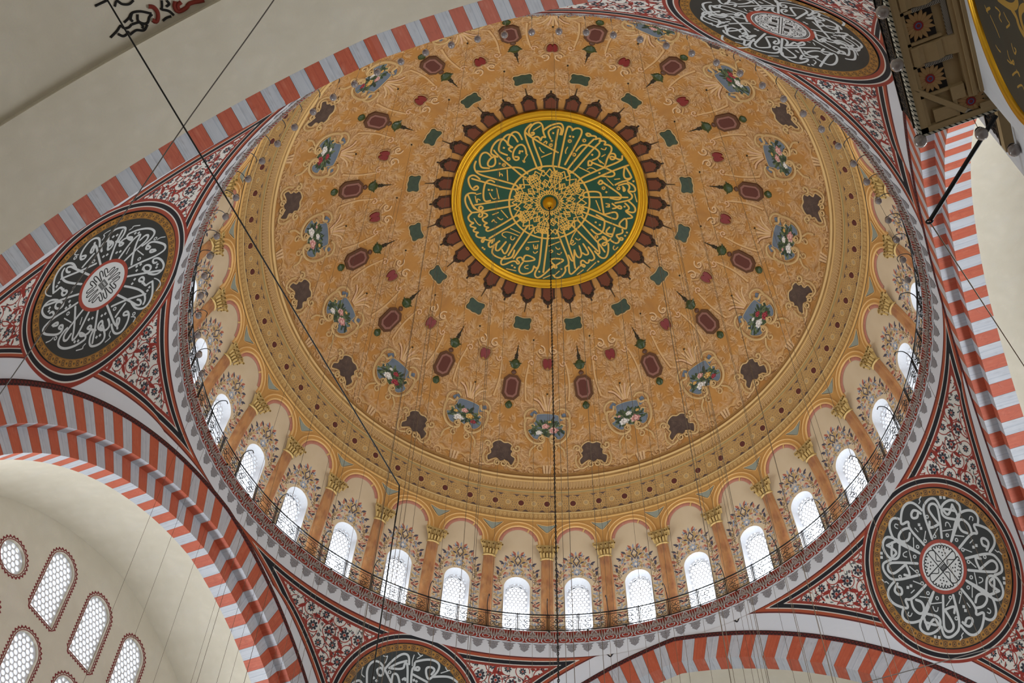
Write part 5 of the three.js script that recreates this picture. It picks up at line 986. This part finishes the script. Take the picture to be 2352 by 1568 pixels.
{ // great round board on the pier
  const t = tag(grp('wall_roundel'), 'big dark green round board with gold script and gilt rim on the near pier', 'roundel'); t.position.set(-12.2, YC - 18.98, -14.8); t.rotation.y = Math.PI / 2;
  seedState = 17; const S = 1024, [c, x] = canvas(S, S, '#202a26'); mottle(x, S, S, 80, ['38,50,44', '22,28,26'], 20, 120, 0.3); x.translate(S / 2, S / 2); x.scale(1, -1); writing(x, INK_WALL, S / 2000, 34, 10, '#a8842e');
  const d = new THREE.CylinderGeometry(1.58, 1.58, 0.05, 72); d.rotateX(Math.PI / 2); d.translate(0, 0, 0.0);
  const p = d.attributes.position, u = d.attributes.uv; for (let i = 0; i < p.count; i++) u.setXY(i, p.getX(i) / 3.32 + 0.5, p.getY(i) / 3.32 + 0.5);
  put('board', d, matte({ map: tex(c, false), roughness: 0.5 }), t);
  const rim = new THREE.LatheGeometry([[1.5, -0.04], [1.5, 0.04], [1.53, 0.07], [1.56, 0.06], [1.57, 0.08], [1.61, 0.1], [1.65, 0.08], [1.67, 0.02], [1.67, -0.08], [1.5, -0.04]].map(([a, b]) => new THREE.Vector2(a, b)), 96); rim.rotateX(Math.PI / 2); put('gilt_rim', rim, M.gold, t);
  put('hanger', straight([0, 1.4, -0.04], [0, 1.66, -0.1], 0.03), M.iron, t);
}
tag(put('iron_rod', plainMerge([straight([-12.45, YB + 0.02, -11.8], [-11.02, YB, -10.29], 0.042, 10), new THREE.TorusGeometry(0.055, 0.02, 6, 14).translate(-11.0, YB, -10.27)]), M.iron), 'black iron rod reaching out from under the gallery, upper right', 'rod');
tag(put('stay_cable', straight([-11.0, YB, -10.27], [-12.3, YB, -5.4], 0.012), M.wire), 'thin dark cable running down right from the end of the iron rod', 'cable');
{ // cables strung across the space
  const y = YC - 14, cable = tube([[1.11, y, -24], [1.13, y, -18.8], [1.12, y, -16.2], [1.11, y, -12.9], [1.09, y, -6.95]], 0.016, 40, 6), hang = tube([[1.09, y, -6.95], [1.09, y - 0.4, -6.9], [1.09, y - 1.2, -6.9]], 0.018, 10, 6), down = straight([1.09, y - 1.2, -6.9], [1.09, 6, -6.9], 0.014);
  tag(put('lamp_cable', plainMerge([cable, hang, down]), M.chain), 'dark cable crossing from the upper left over the dome and then dropping plumb', 'cable');
  tag(put('stay_cable', tube([[-4.2, YC - 13.5, -19.2], [-1.44, YC - 13.5, -17.6], [1.34, YC - 13.5, -16.11], [3.18, YC - 13.5, -15.07], [8.35, YC - 13.5, -12.2], [12.2, YC - 13.5, -10.1]], 0.013, 40, 5), matte({ color: 0x6f6a64, roughness: 0.5, metalness: 0.3 })), 'pale grey cable slanting over the left round inscription', 'cable');
  tag(put('stay_cable', straight([-2.5, YC - 14, 3.2], [-12.5, YC - 14, 3.02], 0.012), matte({ color: 0x77736f, roughness: 0.5, metalness: 0.3 })), 'grey cable slanting up over the lower right round inscription', 'cable');
}
{ // long chain from the medallion
  const l = [], link = new THREE.TorusGeometry(0.028, 0.01, 5, 10).scale(1, 1.9, 1); for (let k = 0; k < 270; k++) { const g = link.clone(); if (k % 2) g.rotateY(Math.PI / 2); g.translate(0, -k * 0.11, 0); l.push(g); }
  const c = tag(grp('chandelier_chain'), 'long dark chain hanging from the middle of the green medallion', 'chain'); c.position.set(0, YC + 11.95, 0); put('links', plainMerge(l), M.chain, c); put('cord', straight([0, 0.1, 0], [0, -29.6, 0], 0.01), M.chain, c);
}
// thin wires that carry the lamp rings
{
  const one = (x, y, z, label, group) => { const g = new THREE.CylinderGeometry(0.006, 0.006, y - 6, 4, 1).translate(0, -(y - 6) / 2, 0), w = tag(grp('suspension_wire'), label, 'wire', group); w.position.set(x, y, z); put('strand', g, M.wire, w); const e = new THREE.SphereGeometry(0.04, 8, 6); put('eye', e, M.spike, w); };
  for (const [el, ph, what, n] of [[50.1, 0, 'palmette over a flower piece', 16], [67.4, 0, 'dot outside a lobe', 16], [60.6, 5.6, 'ochre ground between jewels', 16]]) around(n, ph, (az, k) => { const [x, y, z] = domeP(az, el, 0.02); one(x, YC + y, z, `thin wire hung from the ${what}, ${nthWord(k)} clockwise from the dome's bottom`, `wires from the ${what}`); });
  for (let k = 0; k < 26; k++) { const az = -70 + k * 7.1; one(12.36 * Math.sin(az * D2R), YC - 0.66, 12.36 * Math.cos(az * D2R), `thin wire dropping past the cornice, ${nthWord(25 - k)} from the left along the rim`, 'wires along the lower rim'); }
}
renderer.render(scene, camera);
